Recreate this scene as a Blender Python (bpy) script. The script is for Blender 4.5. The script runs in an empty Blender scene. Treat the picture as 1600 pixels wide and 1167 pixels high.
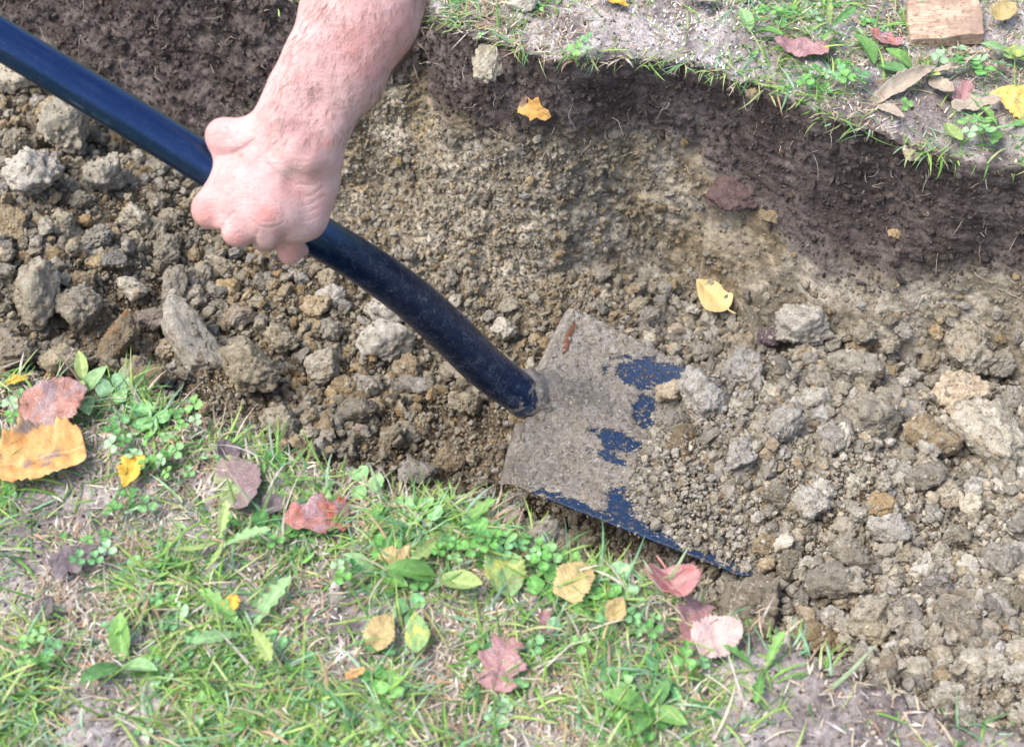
import bpy, bmesh, math, random
import numpy as np
from mathutils import Vector, Matrix

random.seed(7)
RNG = np.random.default_rng(7)
R = math.radians
scene = bpy.context.scene
COL = scene.collection

# ------------------------------------------------------------------ camera
CAM_H, PITCH, FPX = 0.90, R(50.0), 2222.2
cam_d = bpy.data.cameras.new("camera")
cam = bpy.data.objects.new("camera", cam_d)
COL.objects.link(cam)
cam.location = (0, 0, CAM_H)
cam.rotation_euler = (math.pi / 2 - PITCH, 0, 0)
cam_d.lens = 50.0
cam_d.sensor_width = 36.0
cam_d.clip_start = 0.02
cam_d.clip_end = 500.0
cam_d.dof.use_dof = True
cam_d.dof.focus_distance = 1.36
cam_d.dof.aperture_fstop = 9.0
scene.camera = cam

# ------------------------------------------------------------------ sky and sun (bright overcast)
SUN_EL, SUN_AZ = R(60), R(-105)          # azimuth measured from +Y towards +X
world = bpy.data.worlds.new("World")
scene.world = world
world.use_nodes = True
wn = world.node_tree
sky = wn.nodes.new("ShaderNodeTexSky")
sky.sky_type = 'NISHITA'
sky.sun_disc = False
sky.sun_elevation = SUN_EL
sky.sun_rotation = SUN_AZ
sky.air_density = 1.0
sky.dust_density = 4.0
sky.ozone_density = 1.0
wn.links.new(sky.outputs[0], wn.nodes["Background"].inputs[0])
wn.nodes["Background"].inputs[1].default_value = 0.145
sun_d = bpy.data.lights.new("sun", 'SUN')
sun_d.energy = 1.25
sun_d.angle = R(30)
sun_d.color = (1.0, 0.975, 0.95)
sun = bpy.data.objects.new("sun", sun_d)
COL.objects.link(sun)
sdir = Vector((math.sin(SUN_AZ) * math.cos(SUN_EL), math.cos(SUN_AZ) * math.cos(SUN_EL), math.sin(SUN_EL)))
sun.rotation_euler = sdir.to_track_quat('Z', 'Y').to_euler()
sun.location = sdir * 5
scene.view_settings.view_transform = 'Standard'
scene.view_settings.look = 'None'
scene.view_settings.gamma = 1.0
scene.view_settings.use_curve_mapping = False
scene.view_settings.exposure = 1.27
scene.cycles.max_bounces = 5
scene.cycles.diffuse_bounces = 3
scene.cycles.transmission_bounces = 2

# ------------------------------------------------------------------ camera geometry helpers (metres from photo measurements)
C0 = np.array([0, 0, CAM_H])
FWD = np.array([0, math.cos(PITCH), -math.sin(PITCH)])
UP = np.array([0, math.sin(PITCH), math.cos(PITCH)])
RT = np.array([1.0, 0, 0])

def P(u, v, D):
    return C0 + D * (FWD + (u - 800) / FPX * RT + (583.5 - v) / FPX * UP)

def ray(u, v):
    return FWD + (u - 800) / FPX * RT + (583.5 - v) / FPX * UP

def on_z(u, v, z):
    d = ray(u, v)
    return C0 + d * ((z - CAM_H) / d[2])

def project(p):
    q = np.asarray(p) - C0
    D = q @ FWD
    return 800 + FPX * (q @ RT) / D, 583.5 - FPX * (q @ UP) / D, D

DS = np.array([0.922, -0.387]); DS = DS / np.linalg.norm(DS)     # along the trench
DT = np.array([-DS[1], DS[0]])                                  # across it, away from the camera

def st(p):
    p = np.asarray(p)
    return p[..., 0] * DS[0] + p[..., 1] * DS[1], p[..., 0] * DT[0] + p[..., 1] * DT[1]

# ------------------------------------------------------------------ numpy noise
def _h(ix, iy, iz, seed):
    h = (ix * np.uint32(374761393)) ^ (iy * np.uint32(668265263)) ^ (iz * np.uint32(2147483647)) ^ np.uint32(seed * 974711 & 0xffffffff)
    h = (h ^ (h >> np.uint32(13))) * np.uint32(1274126177)
    h = h ^ (h >> np.uint32(16))
    return (h & np.uint32(0xffffff)).astype(np.float32) * np.float32(2.0 / 0xffffff) - np.float32(1)

def vnoise(p, seed=0):
    p = np.asarray(p, dtype=np.float32)
    f = np.floor(p)
    w = p - f
    i = f.astype(np.int32).astype(np.uint32)
    w = w * w * w * (w * (w * 6 - 15) + 10)
    x0, y0, z0 = i[:, 0], i[:, 1], i[:, 2]
    o = np.uint32(1)
    x1, y1, z1 = x0 + o, y0 + o, z0 + o
    wx, wy, wz = w[:, 0], w[:, 1], w[:, 2]
    def lx(y, z):
        a = _h(x0, y, z, seed); b = _h(x1, y, z, seed)
        return a + (b - a) * wx
    a = lx(y0, z0); a = a + (lx(y1, z0) - a) * wy
    b = lx(y0, z1); b = b + (lx(y1, z1) - b) * wy
    return a + (b - a) * wz

ROT = np.array(Matrix.Rotation(0.9, 3, Vector((0.5, 0.7, 0.5)).normalized()), dtype=np.float32)

def fbm(p, scale, octv=4, seed=0, gain=0.5, billow=False):
    q = (np.asarray(p, dtype=np.float32) @ ROT) * np.float32(scale) + np.float32(100 + seed * 3.7)
    s = np.zeros(len(q), np.float32); a = 1.0; tot = 0
    for k in range(octv):
        n = vnoise(q, seed + k * 17)
        if billow:
            n = np.abs(n) * 2 - 0.9
        s += a * n; tot += a
        a *= gain
        q = (q @ ROT) * np.float32(2.07) + np.float32(13.1)
    return s / tot

def smooth(a, b, x):
    t = np.clip((x - a) / (b - a), 0, 1)
    return t * t * (3 - 2 * t)

# ------------------------------------------------------------------ object helpers
def tag(o, label=None, cat=None, group=None, kind=None):
    if label: o["label"] = label
    if cat: o["category"] = cat
    if group: o["group"] = group
    if kind: o["kind"] = kind
    return o

def mesh_from(name, verts, faces, mat=None, smooth_shade=True):
    me = bpy.data.meshes.new(name)
    verts = np.asarray(verts, dtype=np.float32)
    faces = np.asarray(faces, dtype=np.int32)
    n, k = faces.shape
    me.vertices.add(len(verts)); me.vertices.foreach_set("co", verts.ravel())
    me.loops.add(n * k); me.loops.foreach_set("vertex_index", faces.ravel())
    me.polygons.add(n)
    me.polygons.foreach_set("loop_start", np.arange(0, n * k, k, dtype=np.int32))
    me.polygons.foreach_set("loop_total", np.full(n, k, dtype=np.int32))
    me.polygons.foreach_set("use_smooth", np.full(n, smooth_shade))
    me.update(calc_edges=True)
    me.validate()
    if mat: me.materials.append(mat)
    return me

def add_obj(name, me, parent=None, loc=None):
    o = bpy.data.objects.new(name, me)
    COL.objects.link(o)
    if parent: o.parent = parent
    if loc is not None: o.location = loc
    return o

def empty(name, loc):
    o = bpy.data.objects.new(name, None)
    o.empty_display_size = 0.02
    COL.objects.link(o)
    o.location = loc
    return o

def color_attr(me, cols, name="Col"):
    a = me.color_attributes.new(name, 'FLOAT_COLOR', 'POINT')
    c = np.ones((len(me.vertices), 4), np.float32)
    c[:, :3] = cols
    a.data.foreach_set("color", c.ravel())

def float_attr(me, vals, name):
    a = me.attributes.new(name, 'FLOAT', 'POINT')
    a.data.foreach_set("value", np.asarray(vals, np.float32))

def grid_faces(nr, nc):
    i = np.arange(nr * nc).reshape(nr, nc)
    return np.stack([i[:-1, :-1], i[:-1, 1:], i[1:, 1:], i[1:, :-1]], -1).reshape(-1, 4)

# ------------------------------------------------------------------ materials
class N:
    """small node-tree builder"""
    def __init__(s, name):
        s.m = bpy.data.materials.new(name); s.m.use_nodes = True
        s.t = s.m.node_tree
        s.b = s.t.nodes["Principled BSDF"]
        s.out = s.t.nodes["Material Output"]
    def n(s, typ, **kw):
        x = s.t.nodes.new(typ)
        for k, v in kw.items(): setattr(x, k, v)
        return x
    def l(s, a, b): s.t.links.new(a, b)
    def pos(s, scale=None):
        g = s.n("ShaderNodeNewGeometry")
        return g.outputs["Position"]
    def noise(s, vec, scale, detail=4, rough=0.55, typ=None):
        x = s.n("ShaderNodeTexNoise")
        x.inputs["Scale"].default_value = scale
        x.inputs["Detail"].default_value = detail
        x.inputs["Roughness"].default_value = rough
        s.l(vec, x.inputs["Vector"])
        return x.outputs["Fac"]
    def ramp(s, fac, stops, interp='LINEAR'):
        r = s.n("ShaderNodeValToRGB"); e = r.color_ramp.elements
        r.color_ramp.interpolation = interp
        while len(e) < len(stops): e.new(0.5)
        for k, (p, c) in enumerate(stops):
            e[k].position = p
            e[k].color = (c, c, c, 1) if isinstance(c, (int, float)) else (*c, 1)
        s.l(fac, r.inputs[0])
        return r.outputs[0]
    def mix(s, fac, a, b, mode='MIX'):
        x = s.n("ShaderNodeMix", data_type='RGBA', blend_type=mode)
        for inp, val in ((x.inputs["Factor"], fac), (x.inputs["A"], a), (x.inputs["B"], b)):
            if isinstance(val, (int, float)): inp.default_value = val
            elif isinstance(val, tuple): inp.default_value = (*val, 1)
            else: s.l(val, inp)
        return x.outputs["Result"]
    def math(s, op, a, b=None, clamp=False):
        x = s.n("ShaderNodeMath", operation=op); x.use_clamp = clamp
        for k, v in enumerate((a, b)):
            if v is None: continue
            if isinstance(v, (int, float)): x.inputs[k].default_value = v
            else: s.l(v, x.inputs[k])
        return x.outputs[0]
    def bump(s, h, dist, strength=1.0, prev=None):
        x = s.n("ShaderNodeBump"); x.inputs["Distance"].default_value = dist; x.inputs["Strength"].default_value = strength
        s.l(h, x.inputs["Height"])
        if prev: s.l(prev, x.inputs["Normal"])
        return x.outputs[0]
    def set(s, **kw):
        for k, v in kw.items():
            i = s.b.inputs[k.replace('_', ' ')]
            if isinstance(v, (int, float)): i.default_value = v
            elif isinstance(v, tuple): i.default_value = (*v, 1) if len(v) == 3 else v
            else: s.l(v, i)
        return s.m

def soil_sheet_mat():
    m = N("soil_sheet"); p = m.pos()
    a = m.n("ShaderNodeAttribute", attribute_name="Col")
    n1 = m.noise(p, 180, 5, 0.65); n2 = m.noise(p, 700, 3, 0.7); n3 = m.noise(p, 45, 4)
    k = m.ramp(n1, [(0.28, 0.55), (0.5, 1.0), (0.72, 1.4)])
    c = m.mix(1.0, a.outputs["Color"], k, 'MULTIPLY')
    k2 = m.ramp(n2, [(0.3, 0.75), (0.5, 1.0), (0.75, 1.3)])
    c = m.mix(1.0, c, k2, 'MULTIPLY')
    pale = m.ramp(m.noise(p, 420, 2, 0.5), [(0.66, 0.0), (0.74, 1.0)])
    c = m.mix(m.math('MULTIPLY', pale, 0.35), c, (0.42, 0.37, 0.30))
    h = m.math('ADD', m.math('MULTIPLY', n1, 1.0), m.math('MULTIPLY', n2, 0.35))
    b = m.bump(h, 0.004, 0.9)
    return m.set(Base_Color=c, Roughness=0.95, Specular_IOR_Level=0.15, Normal=b)

def clay_mat(name, base, pale, dark, rust=0.12, mul=1.0):
    m = N(name); p = m.pos()
    oi = m.n("ShaderNodeObjectInfo")
    n0 = m.noise(p, 28, 3); n1 = m.noise(p, 130, 5, 0.65); n2 = m.noise(p, 800, 3, 0.7)
    c = m.ramp(n1, [(0.28, dark), (0.47, base), (0.68, pale)])
    # per-piece shade
    rv = m.ramp(oi.outputs["Random"], [(0.0, 0.66), (0.25, 0.88), (0.6, 1.05), (1.0, 1.28)])
    c = m.mix(1.0, c, rv, 'MULTIPLY')
    # piece tint: some greyer/purplish, some ochre
    r2 = m.math('FRACT', m.math('MULTIPLY', oi.outputs["Random"], 7.31))
    tint = m.ramp(r2, [(0.0, (0.95, 0.96, 1.02)), (0.45, (1, 1, 1)), (0.85, (1.03, 1.0, 0.93)), (0.96, (1.08, 0.95, 0.80)), (1.0, (0.85, 0.78, 0.82))])
    c = m.mix(1.0, c, tint, 'MULTIPLY')
    # rusty iron stains
    rs = m.math('MULTIPLY', m.ramp(m.noise(p, 75, 4, 0.6), [(0.60, 0.0), (0.72, 1.0)]), rust * 5, True)
    rs = m.math('MULTIPLY', rs, m.ramp(n0, [(0.45, 0.0), (0.6, 1.0)]))
    c = m.mix(rs, c, (0.36 * mul, 0.19 * mul, 0.065 * mul))
    k2 = m.ramp(n2, [(0.3, 0.72), (0.5, 1.0), (0.75, 1.28)])
    c = m.mix(1.0, c, k2, 'MULTIPLY')
    h = m.math('ADD', m.noise(p, 260, 4, 0.7), m.math('MULTIPLY', n2, 0.4))
    b = m.bump(h, 0.0055, 1.0)
    return m.set(Base_Color=c, Roughness=0.93, Specular_IOR_Level=0.2, Normal=b)

def plain_mat(name, col, rough=0.6, spec=0.3):
    m = N(name); p = m.pos()
    k = m.ramp(m.noise(p, 90, 4), [(0.3, 0.75), (0.7, 1.25)])
    c = m.mix(1.0, col, k, 'MULTIPLY')
    return m.set(Base_Color=c, Roughness=rough, Specular_IOR_Level=spec)

def foliage_mat(name, transl=0.3, rough=0.55):
    """per-vertex coloured leaves and blades with some light passing through"""
    m = N(name); p = m.pos()
    a = m.n("ShaderNodeAttribute", attribute_name="Col")
    k = m.ramp(m.noise(p, 260, 3), [(0.3, 0.75), (0.7, 1.2)])
    c = m.mix(1.0, a.outputs["Color"], k, 'MULTIPLY')
    m.set(Base_Color=c, Roughness=rough, Specular_IOR_Level=0.35)
    t = m.n("ShaderNodeBsdfTranslucent"); m.l(c, t.inputs["Color"])
    x = m.n("ShaderNodeMixShader"); x.inputs[0].default_value = transl
    m.l(m.b.outputs[0], x.inputs[1]); m.l(t.outputs[0], x.inputs[2]); m.l(x.outputs[0], m.out.inputs[0])
    return m.m

def leaf_mat(name, c1, c2, spot=(0.05, 0.03, 0.02), spot_amt=0.3, vein=(0.5, 0.35, 0.15), dust=0.1, seed=0.0, c3=None, patch=0.0, transl=0.2, veins=0.6):
    """a leaf with midrib, side veins, blotches and specks, in the leaf's own UV"""
    m = N(name)
    uv = m.n("ShaderNodeUVMap").outputs[0]
    mp = m.n("ShaderNodeMapping"); m.l(uv, mp.inputs[0]); mp.inputs["Location"].default_value = (seed, seed * 1.7, seed)
    v = mp.outputs[0]
    sep = m.n("ShaderNodeSeparateXYZ"); m.l(uv, sep.inputs[0])
    ax = m.math('ABSOLUTE', m.math('SUBTRACT', sep.outputs[0], 0.5))
    mid = m.ramp(ax, [(0.008, 1.0), (0.022, 0.0)])
    side = m.math('FRACT', m.math('SUBTRACT', m.math('MULTIPLY', sep.outputs[1], 8.0), m.math('MULTIPLY', ax, 7.0)))
    side = m.math('ABSOLUTE', m.math('SUBTRACT', side, 0.5))
    sv = m.ramp(side, [(0.02, 0.8), (0.09, 0.0)])
    veinm = m.math('MULTIPLY', m.math('MAXIMUM', mid, sv), veins)
    c = m.mix(m.ramp(m.noise(v, 3.0, 5, 0.6), [(0.35, 0.0), (0.65, 1.0)]), c1, c2)
    if c3:
        c = m.mix(m.math('MULTIPLY', m.ramp(m.noise(v, 2.2, 3, 0.55), [(0.5 - 0.1 * patch, 0.0), (0.56 - 0.1 * patch, 1.0)]), 0.9), c, c3)
    c = m.mix(m.math('MULTIPLY', veinm, 0.6), c, vein)
    sp = m.ramp(m.noise(v, 22, 3, 0.6), [(0.62, 0.0), (0.68, 1.0)])
    c = m.mix(m.math('MULTIPLY', sp, spot_amt), c, spot)
    ds = m.math('MULTIPLY', m.ramp(m.noise(v, 42, 4, 0.75), [(0.50, 0.0), (0.66, 1.0)]), m.ramp(m.noise(v, 3.5, 2), [(0.35, 0.3), (0.6, 1.0)]))
    c = m.mix(m.math('MULTIPLY', ds, min(1.0, dust * 2.2)), c, (0.62, 0.58, 0.54))
    h = m.math('ADD', m.math('MULTIPLY', veinm, -0.6), m.noise(v, 12, 4, 0.6))
    b = m.bump(h, 0.0012, 0.8)
    m.set(Base_Color=c, Roughness=0.55, Specular_IOR_Level=0.35, Normal=b)
    t = m.n("ShaderNodeBsdfTranslucent"); m.l(c, t.inputs["Color"])
    x = m.n("ShaderNodeMixShader"); x.inputs[0].default_value = transl
    m.l(m.b.outputs[0], x.inputs[1]); m.l(t.outputs[0], x.inputs[2]); m.l(x.outputs[0], m.out.inputs[0])
    return m.m

M_SHEET = soil_sheet_mat()
M_CLAY = clay_mat("clay", (0.345, 0.308, 0.23), (0.49, 0.45, 0.355), (0.18, 0.155, 0.108), 0.2)
M_CLAY_PALE = clay_mat("pale_clay", (0.475, 0.438, 0.352), (0.655, 0.62, 0.53), (0.26, 0.232, 0.177), 0.18, 1.3)
M_CLAY_OCHRE = clay_mat("ochre_clay", (0.39, 0.30, 0.175), (0.52, 0.44, 0.30), (0.20, 0.145, 0.085), 0.25)
M_CLAY_GREY = clay_mat("grey_clay", (0.365, 0.338, 0.28), (0.50, 0.47, 0.40), (0.205, 0.183, 0.145), 0.12)
M_TOPSOIL = clay_mat("topsoil_lump", (0.110, 0.090, 0.080), (0.19, 0.16, 0.145), (0.060, 0.048, 0.042), 0.02)
M_PURPLE = clay_mat("purple_stone", (0.235, 0.175, 0.185), (0.32, 0.25, 0.255), (0.15, 0.11, 0.115), 0.0)
M_GRASS = foliage_mat("grass_blades", 0.3)
M_WEED = foliage_mat("weed_leaves", 0.25)
M_STRAW = foliage_mat("straw", 0.15, 0.8)
M_ROOT = plain_mat("pale_root", (0.50, 0.44, 0.36), 0.8)

# ------------------------------------------------------------------ the ground sheet: near lawn, trench, far lawn
def rbf(px, py, pts, eps=0.10):
    A = np.asarray(pts)
    d = np.sqrt((A[:, None, 0] - A[None, :, 0]) ** 2 + (A[:, None, 1] - A[None, :, 1]) ** 2)
    w = np.linalg.solve(np.sqrt(d * d + eps * eps) + np.eye(len(A)) * -0.02, A[:, 2] - A[:, 2].mean())
    out = np.zeros(px.shape) + A[:, 2].mean()
    for k in range(len(A)):
        out += w[k] * np.sqrt((px - A[k, 0]) ** 2 + (py - A[k, 1]) ** 2 + eps * eps)
    return out

near_px = [(-300, 480), (0, 588), (130, 592), (230, 618), (330, 668), (400, 702), (520, 738), (650, 778), (760, 812), (860, 868), (1000, 925), (1150, 962), (1240, 1000), (1290, 1042), (1380, 1070), (1661, 1170)]
far_px = [(660, -5), (690, 38), (740, 62), (800, 76), (900, 96), (1000, 92), (1100, 110), (1200, 150), (1280, 182), (1380, 205), (1450, 238), (1600, 264), (1900, 345)]
ne = np.array([st(on_z(u, v, 0)) for u, v in near_px]); fe = np.array([st(on_z(u, v, 0)) for u, v in far_px])
fe = np.vstack([fe, [(-0.72, 1.118), (-0.95, 1.112), (-1.3, 1.115)]])
ne = ne[np.argsort(ne[:, 0])]; fe = fe[np.argsort(fe[:, 0])]

def t_near(s): return np.interp(s, ne[:, 0], ne[:, 1])
def t_far(s): return np.interp(s, fe[:, 0], fe[:, 1])

def on_wall(u, v, off=0.02):
    """photo point on the far trench face (a plane across the trench)"""
    d = ray(u, v); n = np.array([DT[0], DT[1], 0])
    return C0 + d * ((1.112 - off) / (d @ n))

layer_px = [(-300, 40), (0, 85), (150, 118), (300, 215), (430, 185), (560, 150), (660, 185), (760, 212), (880, 215), (960, 238), (1050, 262), (1120, 315), (1200, 372), (1300, 420), (1400, 438), (1600, 445), (1800, 455)]
lay = np.array([(st(on_wall(u, v))[0], on_wall(u, v)[2]) for u, v in layer_px]); lay = lay[np.argsort(lay[:, 0])]
def z_layer(s): return np.interp(s, lay[:, 0], lay[:, 1])

floor_ctrl = [(1200, 485, -.285), (1550, 505, -.265), (950, 350, -.25), (760, 300, -.21), (820, 450, -.275), (640, 330, -.24), (300, 285, -.25), (200, 215, -.24),
  (100, 150, -.225), (0, 110, -.21), (600, 560, -.29), (450, 450, -.275), (300, 500, -.265), (100, 400, -.20), (150, 560, -.235), (0, 300, -.18), (0, 500, -.20),
  (850, 650, -.265), (950, 640, -.262), (850, 830, -.31), (1000, 880, -.31), (700, 720, -.30), (500, 640, -.265), (400, 640, -.25),
  (1030, 640, -.255), (990, 720, -.25), (1130, 620, -.198), (1100, 700, -.182), (1050, 790, -.212), (1030, 850, -.262), (1075, 860, -.25), (1110, 870, -.246), (1110, 825, -.205), (1200, 780, -.165), (1300, 700, -.17), (1500, 650, -.21), (1350, 560, -.25), (1100, 540, -.262), (1500, 850, -.165), (1170, 870, -.20), (1200, 915, -.215), (1110, 925, -.29),
  (1260, 960, -.22), (1450, 1020, -.12), (1580, 950, -.12), (1590, 1060, -.07), (1700, 700, -.2), (1800, 900, -.12), (-200, 300, -.18), (-300, 150, -.2), (1800, 520, -.25)]
fc = [(*on_z(u, v, z)[:2], z) for u, v, z in floor_ctrl]
def z_floor(x, y): return np.clip(rbf(x, y, fc), -.33, -.04)

fine = np.arange(-1.22, 0.36, 0.0022)
outer = np.cumsum(0.006 * 1.16 ** np.arange(48))
ext_l = np.arange(-1.78, fine[0] - 0.003, 0.0065); ext_r = np.arange(fine[-1] + 0.0065, 0.98, 0.0065)
S = np.concatenate([ext_l[0] - outer[::-1], ext_l, fine, ext_r, ext_r[-1] + outer])
dS = np.gradient(S)
nS = len(S)
end_fade = 1 - smooth(1.5, 2.2, np.abs(S + 0.4))            # the trench ends a little beyond the picture
p3 = np.stack([S * 1.0, S * 0, S * 0], 1)
tn = t_near(S) + 0.010 * fbm(p3, 14, 3, 3) + 0.006 * fbm(p3, 60, 3, 5)
tf_s = t_far(S) + 0.010 * fbm(p3, 9, 2, 9)
tf = tf_s + 0.007 * fbm(p3, 50, 3, 11)

def xy(s, t): return s * DS[0] + t * DT[0], s * DS[1] + t * DT[1]

rows_t, rows_z, zone = [], [], []
ln = np.concatenate([-(np.cumsum(0.012 * 1.2 ** np.arange(38)) + 0.9)[::-1], np.arange(-0.9, -0.5, 0.012), np.arange(-0.5, 0, 0.0042)])
for dt in ln: rows_t.append(tn + dt); rows_z.append(np.zeros(nS)); zone.append(0)
i_near = len(rows_t)
fx0, fy0 = xy(S, tn + 0.05); zf0 = z_floor(fx0, fy0) * end_fade
for k in np.linspace(0, 1, 44)[:-1]:
    rows_t.append(tn + 0.006 + 0.035 * k ** 1.5 - 0.012 * np.sin(k * math.pi)); rows_z.append(zf0 * k - 0.004 * (k == 0)); zone.append(1)
wall_in = 0.045
for k in np.linspace(0, 1, 210):
    t = (tn + 0.041) * (1 - k) + (tf_s - wall_in) * k
    x, y = xy(S, t)
    rows_t.append(t); rows_z.append(z_floor(x, y) * end_fade); zone.append(2)
i_floor_end = len(rows_t)
zf1 = rows_z[-1]
for k in np.linspace(0, 1, 130)[1:]:
    prof = (1 - k)
    t = tf_s + (tf - tf_s) * k ** 6 - wall_in * prof ** 1.6 + 0.006 * np.sin(k * math.pi)
    rows_t.append(t); rows_z.append(zf1 * (1 - k ** 0.95)); zone.append(3)
i_far = len(rows_t)
lf = np.concatenate([np.arange(0.004, 0.5, 0.0048), np.arange(0.5, 1.0, 0.012), 1.0 + np.cumsum(0.012 * 1.2 ** np.arange(38))])
for dt in lf: rows_t.append(tf + dt); rows_z.append(np.zeros(nS)); zone.append(4)

T = np.array(rows_t); Z = np.array(rows_z); ZN = np.repeat(np.array(zone)[:, None], nS, 1)
SS = np.repeat(S[None, :], len(T), 0)
X, Y = xy(SS, T)
G = np.stack([X, Y, Z], -1)
nR = len(T)
dr = np.gradient(G, axis=0); dc = np.gradient(G, axis=1)
NRM = np.cross(dc, dr); NRM /= np.linalg.norm(NRM, axis=-1, keepdims=True) + 1e-12
# soften the normals where the profile turns
for _ in range(6):
    NRM[1:-1] = (NRM[:-2] + 2 * NRM[1:-1] + NRM[2:]) / 4
NRM /= np.linalg.norm(NRM, axis=-1, keepdims=True)
inview = ((SS > ext_l[0]) & (SS < ext_r[-1]) & (T > -0.4) & (T < 2.15)).ravel()
flat = G.reshape(-1, 3)
disp = np.zeros(len(flat), np.float32)
q = flat[inview]; zq = ZN.ravel()[inview]
lo = fbm(q, 9, 3, 21); md = fbm(q, 32, 3, 22, billow=True); hi = fbm(q, 110, 3, 23, 0.6, billow=True); vf = fbm(q, 330, 2, 24)
a_lo = np.choose(zq, [0.008, 0.012, 0.010, 0.016, 0.008])
a_md = np.choose(zq, [0.006, 0.010, 0.011, 0.008, 0.006])
a_hi = np.choose(zq, [0.003, 0.005, 0.006, 0.0032, 0.003])
sv_, tv_ = st(q)
# shaved, smoother band of topsoil on the right half of the far face
shav = (zq == 3) * smooth(-0.60, -0.35, sv_) * np.maximum(smooth(0, 0.04, q[:, 2] - z_layer(sv_)), 0.8 * smooth(-0.35, -0.2, sv_))
d_ = a_lo * lo + (1 - 0.78 * shav) * (a_md * md + a_hi * hi) + 0.0012 * vf
stri = fbm(np.stack([sv_ * 22, tv_ * 60, q[:, 2] * 160], 1), 1.0, 3, 31)
d_ += shav * 0.0022 * stri
disp[inview] = d_
flat = flat + NRM.reshape(-1, 3) * disp[:, None]
G = flat.reshape(nR, nS, 3)

# soil colours of the sheet (linear albedo)
cols = np.zeros((len(flat), 3), np.float32)
allz = ZN.ravel(); s_all = SS.ravel(); t_all = T.ravel()
cl = fbm(flat[inview], 25, 4, 41); cm = fbm(flat[inview], 90, 3, 42); cb = fbm(flat[inview], 7, 3, 43)
def lerp(a, b, k): return np.asarray(a)[None] * (1 - k[:, None]) + np.asarray(b)[None] * k[:, None]
lawn_c = lerp((0.23, 0.20, 0.19), (0.46, 0.42, 0.405), smooth(-.35, .35, cl + .5 * cm))
topsoil = lerp((0.070, 0.056, 0.050), (0.150, 0.124, 0.112), smooth(-.4, .4, cl + .6 * cm))
pale_w = lerp((0.235, 0.205, 0.15), (0.48, 0.435, 0.345), smooth(-.35, .35, cl + .5 * cm))
och = lerp((0.22, 0.165, 0.09), (0.33, 0.26, 0.15), smooth(-.3, .3, cm))
pale_w = pale_w * (1 - 0.55 * smooth(.05, .35, cb)[:, None]) + och * 0.55 * smooth(.05, .35, cb)[:, None]
floor_c = lerp((0.085, 0.064, 0.040), (0.23, 0.182, 0.115), smooth(-.35, .35, cl + .5 * cm))  # moist ochre, darkened further as painted shade in the gaps between crumbs
zq3 = flat[inview][:, 2]
kl = smooth(-0.022, 0.026, zq3 - z_layer(sv_) + 0.030 * cl + 0.018 * cm)
wall_c = pale_w * (1 - kl[:, None]) + topsoil * kl[:, None]
kn = smooth(-0.10, -0.06, zq3 + 0.03 * cl)
nwall_c = floor_c * (1 - kn[:, None]) + topsoil * kn[:, None]
kf = smooth(0.10, 0.02, t_far(sv_) - wall_in - tv_)[:, None]
floor_c2 = floor_c * (1 - kf) + pale_w * kf
# bare dark topsoil shows near the cut edges of the lawn
edge = np.where(zq == 0, smooth(0.05, 0.0, t_near(sv_) - tv_ + .03 * cl), smooth(0.04, 0.0, tv_ - t_far(sv_) + .03 * cl))
lawn_c = lawn_c * (1 - 0.6 * edge[:, None]) + topsoil * 1.5 * 0.6 * edge[:, None]
sel = np.choose(zq[:, None], [lawn_c, nwall_c, floor_c2, wall_c, lawn_c])
cols[:] = (0.12, 0.16, 0.06)
cols[inview] = sel
CG = cols.reshape(nR, nS, 3)

def sheet(name, r0, r1, label):
    g = G[r0:r1]; me = mesh_from(name, g.reshape(-1, 3), grid_faces(len(g), nS), M_SHEET)
    color_attr(me, CG[r0:r1].reshape(-1, 3))
    return tag(add_obj(name, me), label, None, None, "structure")
sheet("near_ground", 0, i_near + 1, "dusty trodden lawn soil on the near side of the trench")
sheet("trench_floor", i_near, i_floor_end, "ochre clay floor of the dug trench")
sheet("trench_wall", i_floor_end - 1, i_far + 1, "cut trench face with dark topsoil over pale clay")
sheet("far_ground", i_far, nR, "dusty lawn soil beyond the trench")

# projected sheet, for finding where a photographed thing stands
_fi = np.where(inview)[0]
_u, _v, _D = project(flat[_fi])
_v = np.where(_D < 0.25, 1e6, _v)
_nf = NRM.reshape(-1, 3)[_fi]; _zf = ZN.ravel()[_fi]
_dT = np.abs(np.gradient(T, axis=0)).ravel()[_fi]; _dS = np.repeat(dS[None], nR, 0).ravel()[_fi]
_area = _dS * np.maximum(_dT, 0.001)
def find(u, v, zones=None, r=5.0):
    k = np.where((np.abs(_u - u) < r) & (np.abs(_v - v) < r) & (np.isin(_zf, zones) if zones else True))[0]
    if len(k) == 0:
        return find(u, v, zones, r * 2.5) if r < 200 else (on_z(u, v, 0), np.array([0, 0, 1.0]), 1.1)
    k = k[np.argsort(_D[k])[:max(1, len(k) // 6)]]
    j = k[np.argmin((_u[k] - u) ** 2 + (_v[k] - v) ** 2)]
    return flat[_fi[j]], _nf[j], _D[j]

# ------------------------------------------------------------------ lumps of clay
def ico(sub):
    bm = bmesh.new(); bmesh.ops.create_icosphere(bm, subdivisions=sub, radius=1.0)
    v = np.array([x.co[:] for x in bm.verts], np.float32); f = np.array([[y.index for y in x.verts] for x in bm.faces], np.int32)
    bm.free(); return v, f
ICO = {k: ico(k) for k in (2, 3, 4, 5)}

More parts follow.
